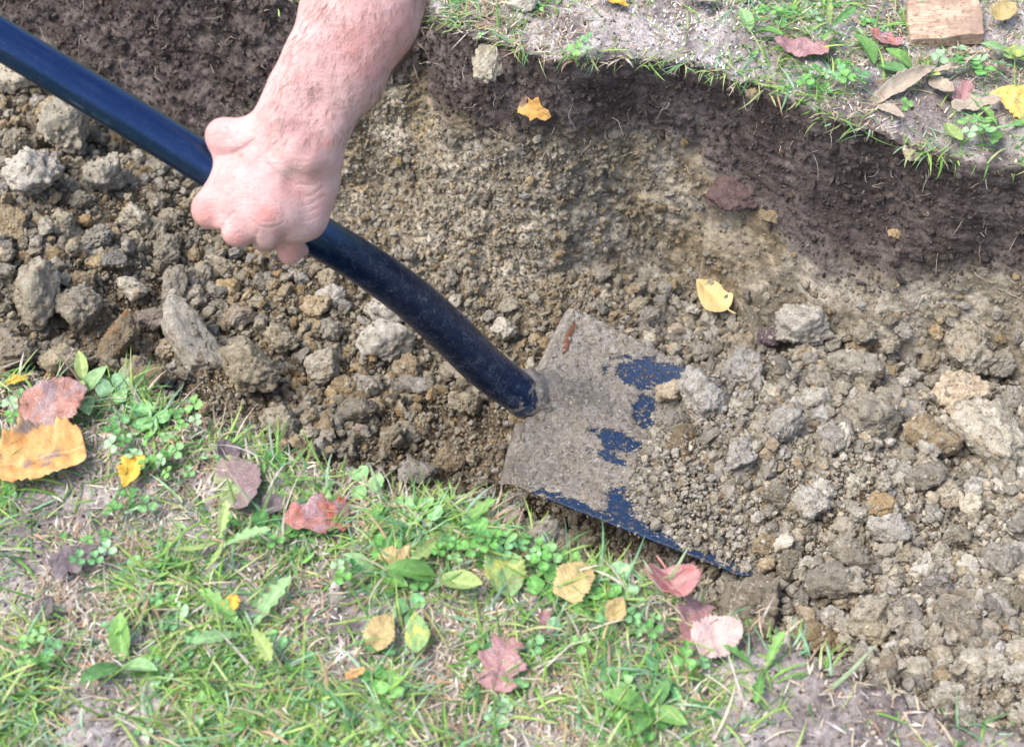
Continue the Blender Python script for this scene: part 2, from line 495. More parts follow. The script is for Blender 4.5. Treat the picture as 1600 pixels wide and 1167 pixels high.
def lump_mesh(name, sub, seed, mat, rough=1.0, planes=9, aspect=None):
    v, f = ICO[sub]
    rg = np.random.default_rng(seed)
    n = rg.normal(size=(planes, 3)); n /= np.linalg.norm(n, axis=1, keepdims=True)
    h = rg.uniform(0.50, 1.0, planes)
    dt = np.maximum(v @ n.T, 1e-3)
    rr = np.minimum(1.15, (h[None] / dt)).astype(np.float32)
    kq = 34.0
    r = -np.log(np.exp(-rr * kq).sum(1)) / kq + 0.06         # slightly softened facets
    p = v * r[:, None]
    if aspect is not None: p = p * np.array(aspect, np.float32)
    off = np.float32(seed * 1.37)
    d = (0.22 if sub >= 5 else 0.28) * fbm(p + off, 1.6, 3, seed) + (0.13 if sub >= 5 else 0.18) * rough * fbm(p + off, 2.6, 2, seed + 5, 0.5, billow=True)
    if sub >= 5 or aspect is not None: d += 0.15 * rough * fbm(p + off, 5.0, 4, seed + 9, 0.66) - 0.05 * rough * np.maximum(0, fbm(p + off, 9, 2, seed + 13) - .15) * 3
    elif sub >= 3: d += 0.20 * rough * fbm(p + off, 4.2, 3, seed + 9, 0.7)
    p = p * (1 + d[:, None]) if aspect is None else p + v * d[:, None] * np.float32(0.75 * min(aspect) ** .8)
    p /= np.abs(p).max() if aspect is None else np.abs(p).max(0)
    return mesh_from(name, p, f, mat)

CLODS = [lump_mesh("clay_clod", 5, 100 + k, M_CLAY, 0.85 + 0.15 * (k % 3), 8 + k % 6) for k in range(16)]

def clod(u, v, hx, hy, ang=0, mat=M_CLAY, label="", group="clay clods in the trench", sink=0.24, name="clay_clod", cat="clod", zones=(2, 3, 1), depth_ratio=0.75, var=None, at=None):
    p, n, D = at if at else find(u, v, list(zones) if zones else None)
    k = D / FPX
    ek = (1.25 if u > 760 else 1.1) if max(hx, hy) < 1.6 * min(hx, hy) else 1.08
    a, b = hx * k * ek, hy * k * ek
    c = min(a, b) * depth_ratio * 1.15
    if max(a, b) > 1.35 * min(a, b) and max(hx, hy) > 24:
        mx = max(a, b); me = lump_mesh("clay_clod", 5 if mx / k > 40 else 4, 160 + int(u) % 97, M_CLAY, 1.0, 11, (a / mx, b / mx, c / mx))
    else:
        me = CLODS[random.randrange(len(CLODS)) if var is None else var % len(CLODS)]
    o = add_obj(name, me)
    o.material_slots[0].link = 'OBJECT'; o.material_slots[0].material = mat
    # image-facing axes: x right, y along the picture's up laid back a little, z towards the viewer's side
    zax = Vector((0, -0.45, 0.89)); xax = Vector((1, 0, 0)); yax = zax.cross(xax)
    M = Matrix((xax, yax, zax)).transposed()
    spin = Matrix.Rotation(R(ang), 3, 'Z')
    flip = Matrix.Rotation(random.choice((0, math.pi)), 3, 'X') if random.random() < .5 else Matrix.Identity(3)
    o.matrix_world = Matrix.Translation(Vector(p) + Vector(n) * c * (1 - 2 * sink)) @ (M @ spin).to_4x4() @ Matrix.Diagonal((a, b, c, 1)) @ flip.to_4x4()
    tag(o, label, cat, group)
    return o

PA, GR, OC, CL, PU, TS = M_CLAY_PALE, M_CLAY_GREY, M_CLAY_OCHRE, M_CLAY, M_PURPLE, M_TOPSOIL
HERO = [
 # u, v, half width, half height, angle, material, label
 (50, 475, 40, 55, -8, CL, "large upright clay clod near the photo's edge above the orange leaf"),
 (125, 500, 38, 34, 10, CL, "rounded clay clod beside the large upright clod on the left"),
 (303, 553, 37, 86, -27, PA, "long slab of clay leaning up from the grass edge"),
 (185, 545, 24, 58, 25, OC, "narrow ochre clod leaning left of the long slab"),
 (262, 547, 24, 21, 0, PA, "small pale clod just left of the long slab"),
 (264, 462, 22, 48, 8, CL, "narrow upright clay clod above the long slab"),
 (205, 462, 29, 20, 28, PA, "wedge shaped pale clod left of the narrow upright clod"),
 (310, 470, 22, 19, 0, CL, "rounded clod to the right of the narrow upright clod"),
 (228, 606, 32, 22, 0, OC, "ochre faced clod half hidden at the near grass edge"),
 (395, 600, 56, 46, 15, CL, "broad grey clay slab right of the long leaning slab"),
 (505, 585, 32, 30, 0, PA, "pale clod right of the broad grey slab"),
 (470, 618, 20, 18, 0, CL, "small clod between the broad grey slab and pale clod"),
 (55, 298, 50, 44, 0, PA, "big knobbly pale clod at the left edge under the shaft"),
 (108, 228, 46, 60, 15, PA, "tall crumbly pale clod directly below the shaft on the left"),
 (165, 292, 36, 44, 0, GR, "grey clod beside the dark hollow below the shaft"),
 (22, 365, 28, 34, 0, OC, "bright ochre stained clod at the left picture edge"),
 (92, 362, 27, 25, 0, CL, "rounded clod right of the bright ochre clod"),
 (30, 135, 44, 26, 20, PA, "pale clod tucked under the shaft at the far left"),
 (22, 230, 24, 26, 0, CL, "small clod above the big knobbly one at the left edge"),
 (238, 235, 38, 30, 35, CL, "smooth clay slab under the shaft behind the dark hollow"),
 (145, 375, 28, 22, 0, PA, "pale flattened clod between hand and left picture edge"),
 (180, 415, 22, 20, 0, GR, "grey clod in the middle of the left heap"),
 (345, 420, 26, 18, 0, CL, "clay clod straight below the knuckles"),
 (130, 440, 22, 20, 0, OC, "ochre clod in the left heap above the rounded clod"),
 (595, 545, 46, 30, 8, PA, "flat pale clod below the middle of the shaft"),
 (603, 494, 34, 22, 0, PA, "pale clod half under the middle of the shaft"),
 (640, 578, 19, 23, 0, OC, "orange stained clod right of the flat pale clod"),
 (575, 606, 26, 19, 0, GR, "small grey clod under the flat pale clod"),
 (793, 520, 20, 19, 0, PA, "pale holed clod just above the lower shaft"),
 (1020, 505, 21, 20, 0, GR, "round grey clod above the blade's far edge"),
 (735, 637, 32, 25, 0, CL, "dark clod left of the blade socket"),
 (645, 612, 26, 17, 0, GR, "flat grey clod under the orange stained clod"),
 (560, 655, 34, 24, 0, CL, "broad clod at the near edge below the flat pale clod"),
 (650, 740, 32, 22, 0, GR, "grey clod at the grass edge left of the blade"),
 (75, 190, 30, 26, 0, OC, "ochre clod between the tall pale clod and the shaft"),
 (200, 350, 34, 28, 20, PA, "pale angular clod left of the fist"),
 (255, 400, 26, 28, 0, CL, "clod in the heap below the fist's knuckles on the left"),
 (235, 500, 26, 22, 0, GR, "grey clod between the wedge clod and the long slab"),
 (20, 560, 34, 26, 0, GR, "grey clod tucked behind the grass at the left edge"),
 (95, 570, 36, 26, 10, CL, "wide clod just above the upright green blade leaves"),
 (375, 500, 28, 24, 0, PA, "pale clod right of the long slab's top"),
 (440, 540, 30, 26, 0, CL, "clod above the broad grey slab"),
 (540, 610, 26, 20, 0, OC, "ochre clod right of the pale clod by the slab"),
 (520, 520, 26, 20, 0, PA, "pale clod left of the flat pale clod"),
 (440, 660, 32, 22, 0, CL, "clod at the grass edge under the broad grey slab"),
 (1268, 497, 46, 40, -6, PA, "big smooth pale slab against the far trench face"),
 (1208, 537, 21, 23, 10, PU, "purple stone beside the big smooth pale slab"),
 (1156, 552, 24, 20, -20, PA, "pale angular clod left of the purple stone"),
 (1325, 600, 42, 27, 0, PA, "wide pale clod below the big smooth slab"),
 (1168, 605, 30, 42, 30, PA, "long pale clod leaning right of the blade"),
 (1225, 675, 30, 34, 10, PA, "blocky pale clod right of the blade's middle"),
 (1268, 636, 28, 19, 0, PA, "pale clod under the wide pale clod"),
 (1505, 535, 36, 40, 0, CL, "knobbly clod under the far face near the right edge"),
 (1490, 640, 40, 36, -30, PA, "pale faceted clod right of the grey heap"),
 (1535, 712, 46, 60, -35, PA, "largest pale block near the right picture edge"),
 (1360, 672, 52, 45, 0, GR, "large grey clod in the middle of the right heap"),
 (1455, 695, 42, 30, 15, OC, "rusty speckled clod beside the largest pale block"),
 (1112, 640, 36, 42, 0, PA, "pale clod heaped at the end of the blade"),
 (1082, 702, 23, 34, 10, OC, "orange streaked clod at the blade's buried end"),
 (1160, 722, 27, 25, 0, GR, "grey clod below the blocky pale clod"),
 (1355, 522, 19, 18, 0, PA, "small pale clod right of the big smooth slab"),
 (1392, 537, 18, 16, 0, PA, "small angular clod in a row under the far face"),
 (1178, 503, 12, 32, -18, CL, "thin upright clod left of the big smooth slab"),
 (1578, 632, 20, 19, 0, GR, "bluish grey clod at the right picture edge"),
 (1350, 641, 14, 11, 0, OC, "tiny bright ochre clod on the right heap"),
 (1195, 955, 46, 50, 20, GR, "big grey clod at the near edge beside the pink leaves"),
 (1370, 990, 42, 38, -20, PA, "pale block with rusty patch near the bottom"),
 (1422, 985, 22, 52, 10, GR, "tall narrow clod beside the block with rusty patch"),
 (1310, 920, 40, 28, 0, GR, "crumbly clod above the block with rusty patch"),
 (1265, 790, 23, 29, -30, PA, "pale oblong clod in the fine soil right of the blade"),
 (1375, 795, 23, 17, 0, OC, "ochre tinted clod in the fine soil of the right heap"),
 (1380, 842, 32, 22, 0, PA, "flat pale clod in the lower right heap"),
 (1330, 872, 30, 22, 20, CL, "clay clod above the crumbly clod"),
 (1235, 878, 20, 25, 0, CL, "clod standing beside the blade's buried tip"),
 (1570, 890, 34, 24, 25, PA, "whitish clod with rusty end at the right edge"),
 (1520, 985, 42, 36, 0, CL, "broad clod near the bottom right corner"),
 (1525, 1050, 48, 30, 0, PA, "wide pale clod at the bottom right corner"),
 (1290, 1012, 36, 26, -10, OC, "ochre clod in the gap at the near grass edge"),
 (1557, 937, 27, 24, 0, GR, "grey clod under the whitish clod"),
 (1200, 850, 23, 18, 0, CL, "crumbly clod lying on the blade's near corner"),
 (1440, 760, 30, 22, 0, CL, "clod below the rusty speckled clod"),
 (1560, 560, 24, 22, 0, PA, "pale clod under the far face at the right edge"),
 (1420, 600, 20, 18, 0, GR, "grey clod right of the wide pale clod"),
 (1100, 560, 22, 18, 0, PA, "pale clod just above the blade's far corner"),
]
for k, (u, v, hx, hy, an, mt, lb) in enumerate(HERO):
    clod(u, v, hx, hy, -an, mt, lb, sink=0.14 if max(hx, hy) > 28 else 0.22, var=k * 5 + 1, depth_ratio=0.85)

# the many smaller clods, one by one
import re
def short(lb): return "the " + re.split(r" (?:near|beside|leaning|just|above|left|to the|half|right|between|at|directly|under|tucked|behind|in|straight|below|against|with|heaped|lying|standing) ", lb + " ")[0].strip()
_used = set()
def neighbour_label(u, v, r, mt):
    col = {"clay": "tan", "pale_clay": "pale", "ochre_clay": "ochre", "grey_clay": "grey"}[mt.name]
    size = "tiny" if r < 12 else ("small" if r < 17 else "middling")
    for h in sorted(HERO, key=lambda h: (h[0] - u) ** 2 + (h[1] - v) ** 2)[:6]:
        du, dv = u - h[0], v - h[1]
        rel = ("above" if dv < -abs(du) * .5 else "below" if dv > abs(du) * .5 else "")
        if abs(du) > abs(dv) * .5: rel = (rel + (" and " if rel else "") + ("right of" if du > 0 else "left of"))
        lb = f"{size} {col} clod {rel} {short(h[6])}"
        if lb not in _used and len(lb.split()) <= 16:
            _used.add(lb); return lb
    return None
placed = [(h[0], h[1], max(h[2], h[3])) for h in HERO] + [(1110, 470, 42), (1105, 505, 30)]
blade_zone = [(870, 480), (770, 770), (1140, 915), (1010, 760), (1100, 590)]
def in_poly(u, v, poly):
    c = False
    for (x1, y1), (x2, y2) in zip(poly, poly[1:] + poly[:1]):
        if (y1 > v) != (y2 > v) and u < (x2 - x1) * (v - y1) / (y2 - y1) + x1: c = not c
    return c
def trench_top(u): return np.interp(u, [0, 300, 640, 820, 1000, 1200, 1600], [130, 300, 440, 430, 440, 500, 520])
def trench_bot(u): return np.interp(u, [p_[0] for p_ in near_px], [p_[1] for p_ in near_px])
cnt = 0; tries = 0
while cnt < 225 and tries < 6000:
    tries += 1
    u = random.uniform(-10, 1610); lo_, hi_ = trench_top(u), trench_bot(u) - 8
    v = random.uniform(lo_, hi_)
    if v > 1160 or in_poly(u, v, blade_zone): continue
    fine_zone = 560 < u < 1000 and v < 560
    if fine_zone and random.random() < .8: continue
    if 560 < u < 860 and v > 600 and random.random() < .6: continue
    r = random.uniform(9, 12) if fine_zone else min(27, 10 + random.expovariate(1 / 6))
    if any((u - a) ** 2 + (v - b) ** 2 < (0.75 * (c + r)) ** 2 for a, b, c in placed): continue
    placed.append((u, v, r)); cnt += 1
    if u < 760:
        mt = random.choices((CL, PA, OC, GR), (5, 2, 2, 2))[0]; zn = "left of the blade"
        lb = "small crumbly clod among the loose clay left of the blade"; gp = "small clods left of the blade"
    else:
        mt = random.choices((CL, PA, OC, GR), (3, 6, 1, 3))[0]
        lb = "small crumbly clod in the pale soil heap right of the shaft"; gp = "small clods in the pale heap"
    lb = neighbour_label(u, v, r, mt) or lb
    clod(u, v, r * random.uniform(.8, 1.25), r * random.uniform(.75, 1.1), random.uniform(0, 180), mt, lb, gp)

# lumps stuck in the far face
clod(1140, 296, 40, 33, -20, PU, "smooth purple brown stone set in the dark topsoil face", None, 0.40, "stone", "stone", (3,), 0.5)
clod(762, 92, 30, 38, 20, PA, "pale fibrous clay lump hanging from the cut turf edge", None, 0.35, "clay_lump", "clay lump", (3, 4), 0.6)
clod(1035, 88, 44, 13, -8, PA, "flat pale clay flake on the cut edge", None, 0.4, "clay_flake", "clay lump", (3, 4), 0.6)
clod(822, 8, 26, 16, 0, PA, "square pale clay lump in the far grass by the arm", None, 0.3, "clay_lump", "clay lump", (4,), 0.7)
clod(1180, 146, 13, 10, 0, OC, "small ochre lump on the dark cut edge", None, 0.3, "clay_lump", "clay lump", (3, 4), 0.7)
clod(1425, 240, 19, 12, 0, PA, "small pale lump under the far turf edge", None, 0.35, "clay_lump", "clay lump", (3, 4), 0.7)
clod(1205, 340, 18, 14, 0, OC, "small ochre lump below the purple stone in the face", None, 0.5, "clay_lump", "clay lump", (3,), 0.6)
clod(1395, 362, 12, 9, 0, OC, "tiny ochre lump in the dark face at the right", None, 0.5, "clay_lump", "clay lump", (3,), 0.6)

# ------------------------------------------------------------------ loose crumbs: tens of thousands, one object
def crumb_sources(tagname, mats, n, sub, seed):
    c = bpy.data.collections.new(tagname)
    for k in range(n):
        for mi, mt in enumerate(mats):
            o = bpy.data.objects.new("crumb", lump_mesh("crumb", sub, seed + k * 7 + mi, mt, 0.9, 7))
            c.objects.link(o)
    return c

def instancer(name, pts, rot, scl, coll, label, cat):
    me = bpy.data.meshes.new(name)
    me.vertices.add(len(pts)); me.vertices.foreach_set("co", np.asarray(pts, np.float32).ravel())
    for nm, arr in (("rot", rot), ("scl", scl)):
        a = me.attributes.new(nm, 'FLOAT_VECTOR', 'POINT'); a.data.foreach_set("vector", np.asarray(arr, np.float32).ravel())
    o = add_obj(name, me)
    g = bpy.data.node_groups.new(name, 'GeometryNodeTree')
    g.interface.new_socket("Geometry", in_out='INPUT', socket_type='NodeSocketGeometry')
    g.interface.new_socket("Geometry", in_out='OUTPUT', socket_type='NodeSocketGeometry')
    nd = g.nodes; L = g.links.new
    gi = nd.new("NodeGroupInput"); go = nd.new("NodeGroupOutput")
    ci = nd.new("GeometryNodeCollectionInfo"); ci.inputs[0].default_value = coll
    ci.inputs["Separate Children"].default_value = True; ci.inputs["Reset Children"].default_value = True
    ip = nd.new("GeometryNodeInstanceOnPoints"); ip.inputs["Pick Instance"].default_value = True
    ar = nd.new("GeometryNodeInputNamedAttribute"); ar.data_type = 'FLOAT_VECTOR'; ar.inputs[0].default_value = "rot"
    asc = nd.new("GeometryNodeInputNamedAttribute"); asc.data_type = 'FLOAT_VECTOR'; asc.inputs[0].default_value = "scl"
    m2p = nd.new("GeometryNodeMeshToPoints")
    L(gi.outputs[0], m2p.inputs[0]); L(m2p.outputs[0], ip.inputs["Points"]); L(ci.outputs[0], ip.inputs["Instance"])
    e2r = nd.new("FunctionNodeEulerToRotation"); L(ar.outputs[0], e2r.inputs[0]); L(e2r.outputs[0], ip.inputs["Rotation"])
    L(asc.outputs[0], ip.inputs["Scale"]); L(ip.outputs[0], go.inputs[0])
    md_ = o.modifiers.new("scatter", 'NODES'); md_.node_group = g
    return tag(o, label, cat, None, "stuff")

cr_left = crumb_sources("crumbs_dark", (M_CLAY, M_CLAY, M_CLAY_OCHRE, M_CLAY, M_CLAY_GREY), 4, 3, 500)
cr_right = crumb_sources("crumbs_pale", (M_CLAY_PALE, M_CLAY, M_CLAY_PALE, M_CLAY_GREY), 4, 3, 700)
md_left = crumb_sources("lumps_dark", (M_CLAY, M_CLAY, M_CLAY_OCHRE, M_CLAY_GREY, M_CLAY), 4, 4, 900)
md_right = crumb_sources("lumps_pale", (M_CLAY_PALE, M_CLAY_PALE, M_CLAY_GREY, M_CLAY), 4, 4, 1100)

fm = np.where((_zf == 2) & (_u > -120) & (_u < 1720) & (_v > -80) & (_v < 1250))[0]
cell = 0.0022 * 0.0026
def scatter(idx, n, rmin, rmax, pw, lift, seed, weight=None):
    rg = np.random.default_rng(seed)
    w = None if weight is None else weight / weight.sum()
    j = rg.choice(idx, n, replace=True, p=w)
    p = flat[_fi[j]] + rg.normal(0, 0.0012, (n, 3))
    r = rmin * (1 - rg.random(n) * (1 - (rmin / rmax) ** pw)) ** (-1 / pw)
    p = p + _nf[j] * (r * rg.uniform(-0.2, lift, n))[:, None]
    rot = rg.uniform(0, 6.28, (n, 3)); scl = r[:, None] * rg.uniform(0.6, 1.35, (n, 3))
    return p, rot, scl, j
uL = _u[fm]; vL = _v[fm]
isR = (smooth(930, 1060, uL + 0.15 * (vL - 600)))
finez = smooth(540, 620, uL) * smooth(1050, 900, uL) * smooth(620, 560, vL)
bladeu = np.array([in_poly(a, b, blade_zone) for a, b in zip(uL[::1], vL[::1])]) if len(uL) < 400000 else np.zeros(len(uL), bool)
for nm, wgt, n_f, n_m, cf, cm_, lbl in (
    ("soil_crumbs", (1 - isR), 75000, 4200, cr_left, md_left, "fine brown clay crumbs covering the trench floor left of the blade"),
    ("soil_crumbs", isR, 70000, 4600, cr_right, md_right, "fine pale clay crumbs heaped over the blade and to its right")):
    w = wgt + 1e-6
    p, r_, s_, _ = scatter(fm, n_f, 0.0008, 0.0048, 1.5, 0.9, 11 + n_f, w)
    instancer(nm, p, r_, s_, cf, lbl, "soil")
    wm = w * (1 - 0.8 * finez) * (1 - 0.6 * bladeu) * smooth(-.45, .30, fbm(flat[_fi[fm]], 14, 2, 91))
    p, r_, s_, _ = scatter(fm, n_m, 0.0040, 0.0135, 2.0, 1.2, 31 + n_m, wm)
    instancer("soil_lumps", p, r_, s_, cm_, lbl.replace("fine", "thumbnail sized").replace("crumbs", "lumps"), "soil")
fo = np.setdiff1d(np.where(_zf == 2)[0], fm)
def scatter_out(idx, n, rmin, rmax, pw, lift, seed, src, name, label):
    rg = np.random.default_rng(seed); w = _area[idx]; j = rg.choice(idx, n, p=w / w.sum())
    p = flat[_fi[j]].copy(); a = rg.uniform(-.5, .5, n) * _dS[j]
    p[:, 0] += DS[0] * a; p[:, 1] += DS[1] * a
    r = rmin * (1 - rg.random(n) * (1 - (rmin / rmax) ** pw)) ** (-1 / pw)
    p = p + _nf[j] * (r * rg.uniform(-.2, lift, n))[:, None]
    instancer(name, p, rg.uniform(0, 6.28, (n, 3)), r[:, None] * rg.uniform(.6, 1.35, (n, 3)), src, label, "soil")
scatter_out(fo, 42000, 0.0012, 0.006, 1.5, 0.8, 811, cr_left, "outer_crumbs", "clay crumbs on the trench floor beyond the dug stretch")
scatter_out(fo, 7000, 0.0045, 0.020, 1.8, 1.0, 812, md_left, "outer_lumps", "clay lumps on the trench floor beyond the dug stretch")
rgc = np.random.default_rng(55)
bpy.context.view_layer.update()
cp = {True: [], False: []}
for o in [x for x in COL.objects if x.name.startswith("clay_clod")]:
    nv_c = len(o.data.vertices); co = np.empty(nv_c * 3, np.float32); o.data.vertices.foreach_get("co", co)
    M_ = np.array(o.matrix_world); w_ = co.reshape(-1, 3) @ M_[:3, :3].T + M_[:3, 3]
    big = max(o.scale); rel_ = w_ - M_[:3, 3]; upf = rel_[:, 2] / (np.linalg.norm(rel_, axis=1) + 1e-9)
    kk_ = np.where(upf > -0.1)[0]
    j_ = rgc.choice(kk_, int(np.clip((big / 0.01) ** 2 * 13, 10, 130)))
    cp[bool(project(M_[:3, 3])[0] > 900)].append(w_[j_] * 0.985 + M_[:3, 3] * 0.015)
for side, src, lb in ((False, cr_left, "crumbs clinging to the clods left of the blade"), (True, cr_right, "crumbs clinging to the clods right of the blade")):
    pc = np.vstack(cp[side]); n_ = len(pc); rr_ = 0.0007 * (1 - rgc.random(n_) * (1 - (0.25) ** 1.6)) ** (-1 / 1.6)
    instancer("clod_crumbs", pc, rgc.uniform(0, 6.28, (n_, 3)), rr_[:, None] * rgc.uniform(.7, 1.4, (n_, 3)), src, lb, "soil")
# crumbs clinging to the lower part of the far face and its dark layer
wm_ = np.where((_zf == 3) & (_u > -100) & (_u < 1700))[0]
zz = flat[_fi[wm_]][:, 2]; sw, _t = st(flat[_fi[wm_]])
low = smooth(0.01, -0.03, zz - z_layer(sw)) * (1 - 0.85 * smooth(-0.42, -0.25, sw))
p, r_, s_, _ = scatter(wm_, 9000, 0.0009, 0.0036, 1.8, 0.4, 77, low + 1e-6)
instancer("wall_crumbs", p, r_, s_, cr_left, "small clay crumbs clinging to the pale lower trench face", "soil")
ts_src = crumb_sources("crumbs_topsoil", (M_TOPSOIL,), 6, 2, 1300)
p, r_, s_, _ = scatter(wm_, 9000, 0.0009, 0.0042, 1.8, 0.3, 78, smooth(-0.02, 0.01, zz - z_layer(sw)) + 1e-6)
instancer("topsoil_crumbs", p, r_, s_, ts_src, "dark topsoil crumbs on the upper trench face", "soil")

lumps_ts = crumb_sources("lumps_topsoil", (M_TOPSOIL,), 6, 4, 1350)
p, r_, s_, _ = scatter(wm_, 420, 0.0028, 0.0085, 2.0, 0.25, 79, smooth(-0.02, 0.01, zz - z_layer(sw)) + 1e-6)
instancer("topsoil_lumps", p, r_, s_, lumps_ts, "dark topsoil lumps half buried in the upper trench face", "soil")
p, r_, s_, _ = scatter(wm_, 520, 0.0028, 0.0100, 2.0, 0.2, 80, smooth(0.01, -0.03, zz - z_layer(sw)) + 1e-6)
instancer("wall_lumps", p, r_, s_, md_left, "clay lumps half buried in the pale lower trench face", "soil")

# ------------------------------------------------------------------ the shovel
def mud_paint_mat():
    m = N("blade_paint_and_mud"); p = m.pos()
    a = m.n("ShaderNodeAttribute", attribute_name="mud")
    n1 = m.noise(p, 160, 5, 0.7); n2 = m.noise(p, 650, 3, 0.7); n3 = m.noise(p, 60, 3)
    thr = m.math('ADD', a.outputs["Fac"], m.math('MULTIPLY', m.math('SUBTRACT', n1, 0.5), 0.9))
    thr = m.math('ADD', thr, m.math('MULTIPLY', m.math('SUBTRACT', n2, 0.5), 0.9))
    mps = m.n("ShaderNodeMapping"); m.l(p, mps.inputs[0]); mps.inputs["Rotation"].default_value = (0, 0, R(26)); mps.inputs["Scale"].default_value = (22, 150, 150)
    stre = m.noise(mps.outputs[0], 2.0, 5, 0.7)
    thr = m.math('ADD', thr, m.math('MULTIPLY', m.math('SUBTRACT', stre, 0.5), 1.1))
    k = m.ramp(thr, [(0.46, 0.0), (0.52, 1.0)])
    mudc = m.ramp(n1, [(0.3, (0.17, 0.147, 0.118)), (0.5, (0.29, 0.260, 0.213)), (0.7, (0.44, 0.405, 0.35))])
    mudc = m.mix(1.0, mudc, m.ramp(n2, [(0.32, 0.6), (0.5, 1.0), (0.7, 1.35)]), 'MULTIPLY')
    mudc = m.mix(m.ramp(n3, [(0.5, 0.0), (0.7, 0.4)]), mudc, (0.33, 0.26, 0.17))
    mudc = m.mix(1.0, mudc, m.ramp(stre, [(0.3, 0.72), (0.5, 1.0), (0.7, 1.25)]), 'MULTIPLY')
    dustk = m.ramp(m.noise(p, 320, 4, 0.75), [(0.5, 0.0), (0.75, 0.35)])
    paint = m.mix(dustk, (0.009, 0.033, 0.090), (0.18, 0.20, 0.23))
    fleck = m.math('MULTIPLY', m.ramp(m.noise(p, 230, 4, 0.8), [(0.53, 0.0), (0.58, 1.0)]), m.ramp(n3, [(0.38, 0.2), (0.58, 0.95)]))
    k = m.math('MAXIMUM', k, fleck)
    mudc = m.mix(1.0, mudc, m.ramp(m.noise(p, 22, 3, 0.6), [(0.3, 0.70), (0.5, 0.95), (0.7, 1.15)]), 'MULTIPLY')
    c = m.mix(k, paint, mudc)
    rough = m.ramp(k, [(0.0, 0.38), (1.0, 0.95)])
    h = m.math('ADD', m.math('MULTIPLY', k, 0.5), m.math('MULTIPLY', k, m.math('ADD', n1, n2)))
    b = m.bump(h, 0.0018, 0.9)
    return m.set(Base_Color=c, Roughness=rough, Specular_IOR_Level=0.45, Normal=b)

def shaft_mat():
    m = N("blue_black_coating"); p = m.pos()
    a = m.n("ShaderNodeAttribute", attribute_name="mud")
    n1 = m.noise(p, 90, 5, 0.7); n2 = m.noise(p, 420, 4, 0.75)
    # scratches run along the tube in the tube's own UV
    uv = m.n("ShaderNodeUVMap").outputs[0]
    mp = m.n("ShaderNodeMapping"); m.l(uv, mp.inputs[0]); mp.inputs["Scale"].default_value = (60, 5, 1)
    sc = m.noise(mp.outputs[0], 3.0, 4, 0.7)
    scr = m.ramp(sc, [(0.57, 0.0), (0.65, 1.0)])
    film = m.math('MULTIPLY', m.ramp(n1, [(0.46, 0.0), (0.66, 1.0)]), m.ramp(n2, [(0.46, 0.0), (0.66, 1.0)]))
    wear = m.math('MULTIPLY', film, m.math('ADD', m.math('MULTIPLY', a.outputs["Fac"], 1.5), 0.08), True)
    c = m.mix(m.math('MULTIPLY', scr, 0.35), (0.013, 0.040, 0.120), (0.26, 0.31, 0.42))
    c = m.mix(m.math('MULTIPLY', wear, 0.85), c, (0.30, 0.33, 0.40))
    # caked mud at the very end
    thr = m.math('ADD', a.outputs["Fac"], m.math('MULTIPLY', m.math('SUBTRACT', n1, 0.5), 0.8))
    k = m.ramp(thr, [(0.93, 0.0), (1.02, 1.0)])
    c = m.mix(k, c, m.ramp(n2, [(0.3, (0.20, 0.165, 0.13)), (0.7, (0.40, 0.355, 0.31))]))
    r = m.math('ADD', m.math('ADD', 0.26, m.math('MULTIPLY', wear, 0.35)), m.math('MULTIPLY', k, 0.4))
    r = m.math('ADD', r, m.math('MULTIPLY', m.math('SUBTRACT', n1, 0.5), 0.15))
    b = m.bump(m.math('ADD', m.math('MULTIPLY', k, m.math('ADD', n2, 1.0)), m.math('MULTIPLY', n2, 0.06)), 0.0018, 0.8)
    met = m.math('MULTIPLY', m.math('SUBTRACT', 1.0, k), m.math('SUBTRACT', 0.78, m.math('MULTIPLY', wear, 0.7)))
    return m.set(Base_Color=c, Roughness=r, Metallic=met, Specular_IOR_Level=0.9, Normal=b)

M_BLADE = mud_paint_mat(); M_SHAFT = shaft_mat()
M_RUST = clay_mat("rusty_edge", (0.24, 0.105, 0.06), (0.30, 0.16, 0.10), (0.13, 0.07, 0.045), 0.0)

def catmull(P_, n):
    P_ = np.asarray(P_, float); out = []
    Q = np.vstack([2 * P_[0] - P_[1], P_, 2 * P_[-1] - P_[-2]])
    for i in range(1, len(Q) - 2):
        for k in range(n):
            t = k / n
            out.append(0.5 * ((2 * Q[i]) + (-Q[i - 1] + Q[i + 1]) * t + (2 * Q[i - 1] - 5 * Q[i] + 4 * Q[i + 1] - Q[i + 2]) * t * t + (-Q[i - 1] + 3 * Q[i] - 3 * Q[i + 1] + Q[i + 2]) * t ** 3))
    out.append(Q[-2]); return np.array(out)

def tube(path, rad, seg=32, flat_k=None, caps=True, upv=(0, 0, 1)):
    """path (n,3), rad (n,), optional vertical flattening; returns verts, quads, uv(u around, v along), ring count"""
    path = np.asarray(path); n = len(path)
    tang = np.gradient(path, axis=0); tang /= np.linalg.norm(tang, axis=1, keepdims=True)
    side = np.cross(tang, np.array(upv)); side /= np.linalg.norm(side, axis=1, keepdims=True)
    upp = np.cross(side, tang)
    a = np.linspace(0, 2 * np.pi, seg, endpoint=False)
    fk = np.ones(n) if flat_k is None else flat_k
    V = path[:, None] + rad[:, None, None] * (np.cos(a)[None, :, None] * side[:, None] + np.sin(a)[None, :, None] * upp[:, None] * fk[:, None, None])
    i = np.arange(n * seg).reshape(n, seg); j = np.roll(i, -1, 1)
    F = np.stack([i[:-1], j[:-1], j[1:], i[1:]], -1).reshape(-1, 4)
    return V.reshape(-1, 3), F

def set_uv(me, uv_per_vertex):
    l = me.uv_layers.new(name="UVMap")
    idx = np.zeros(len(me.loops), np.int32); me.loops.foreach_get("vertex_index", idx)
    l.data.foreach_set("uv", np.asarray(uv_per_vertex, np.float32)[idx].ravel())

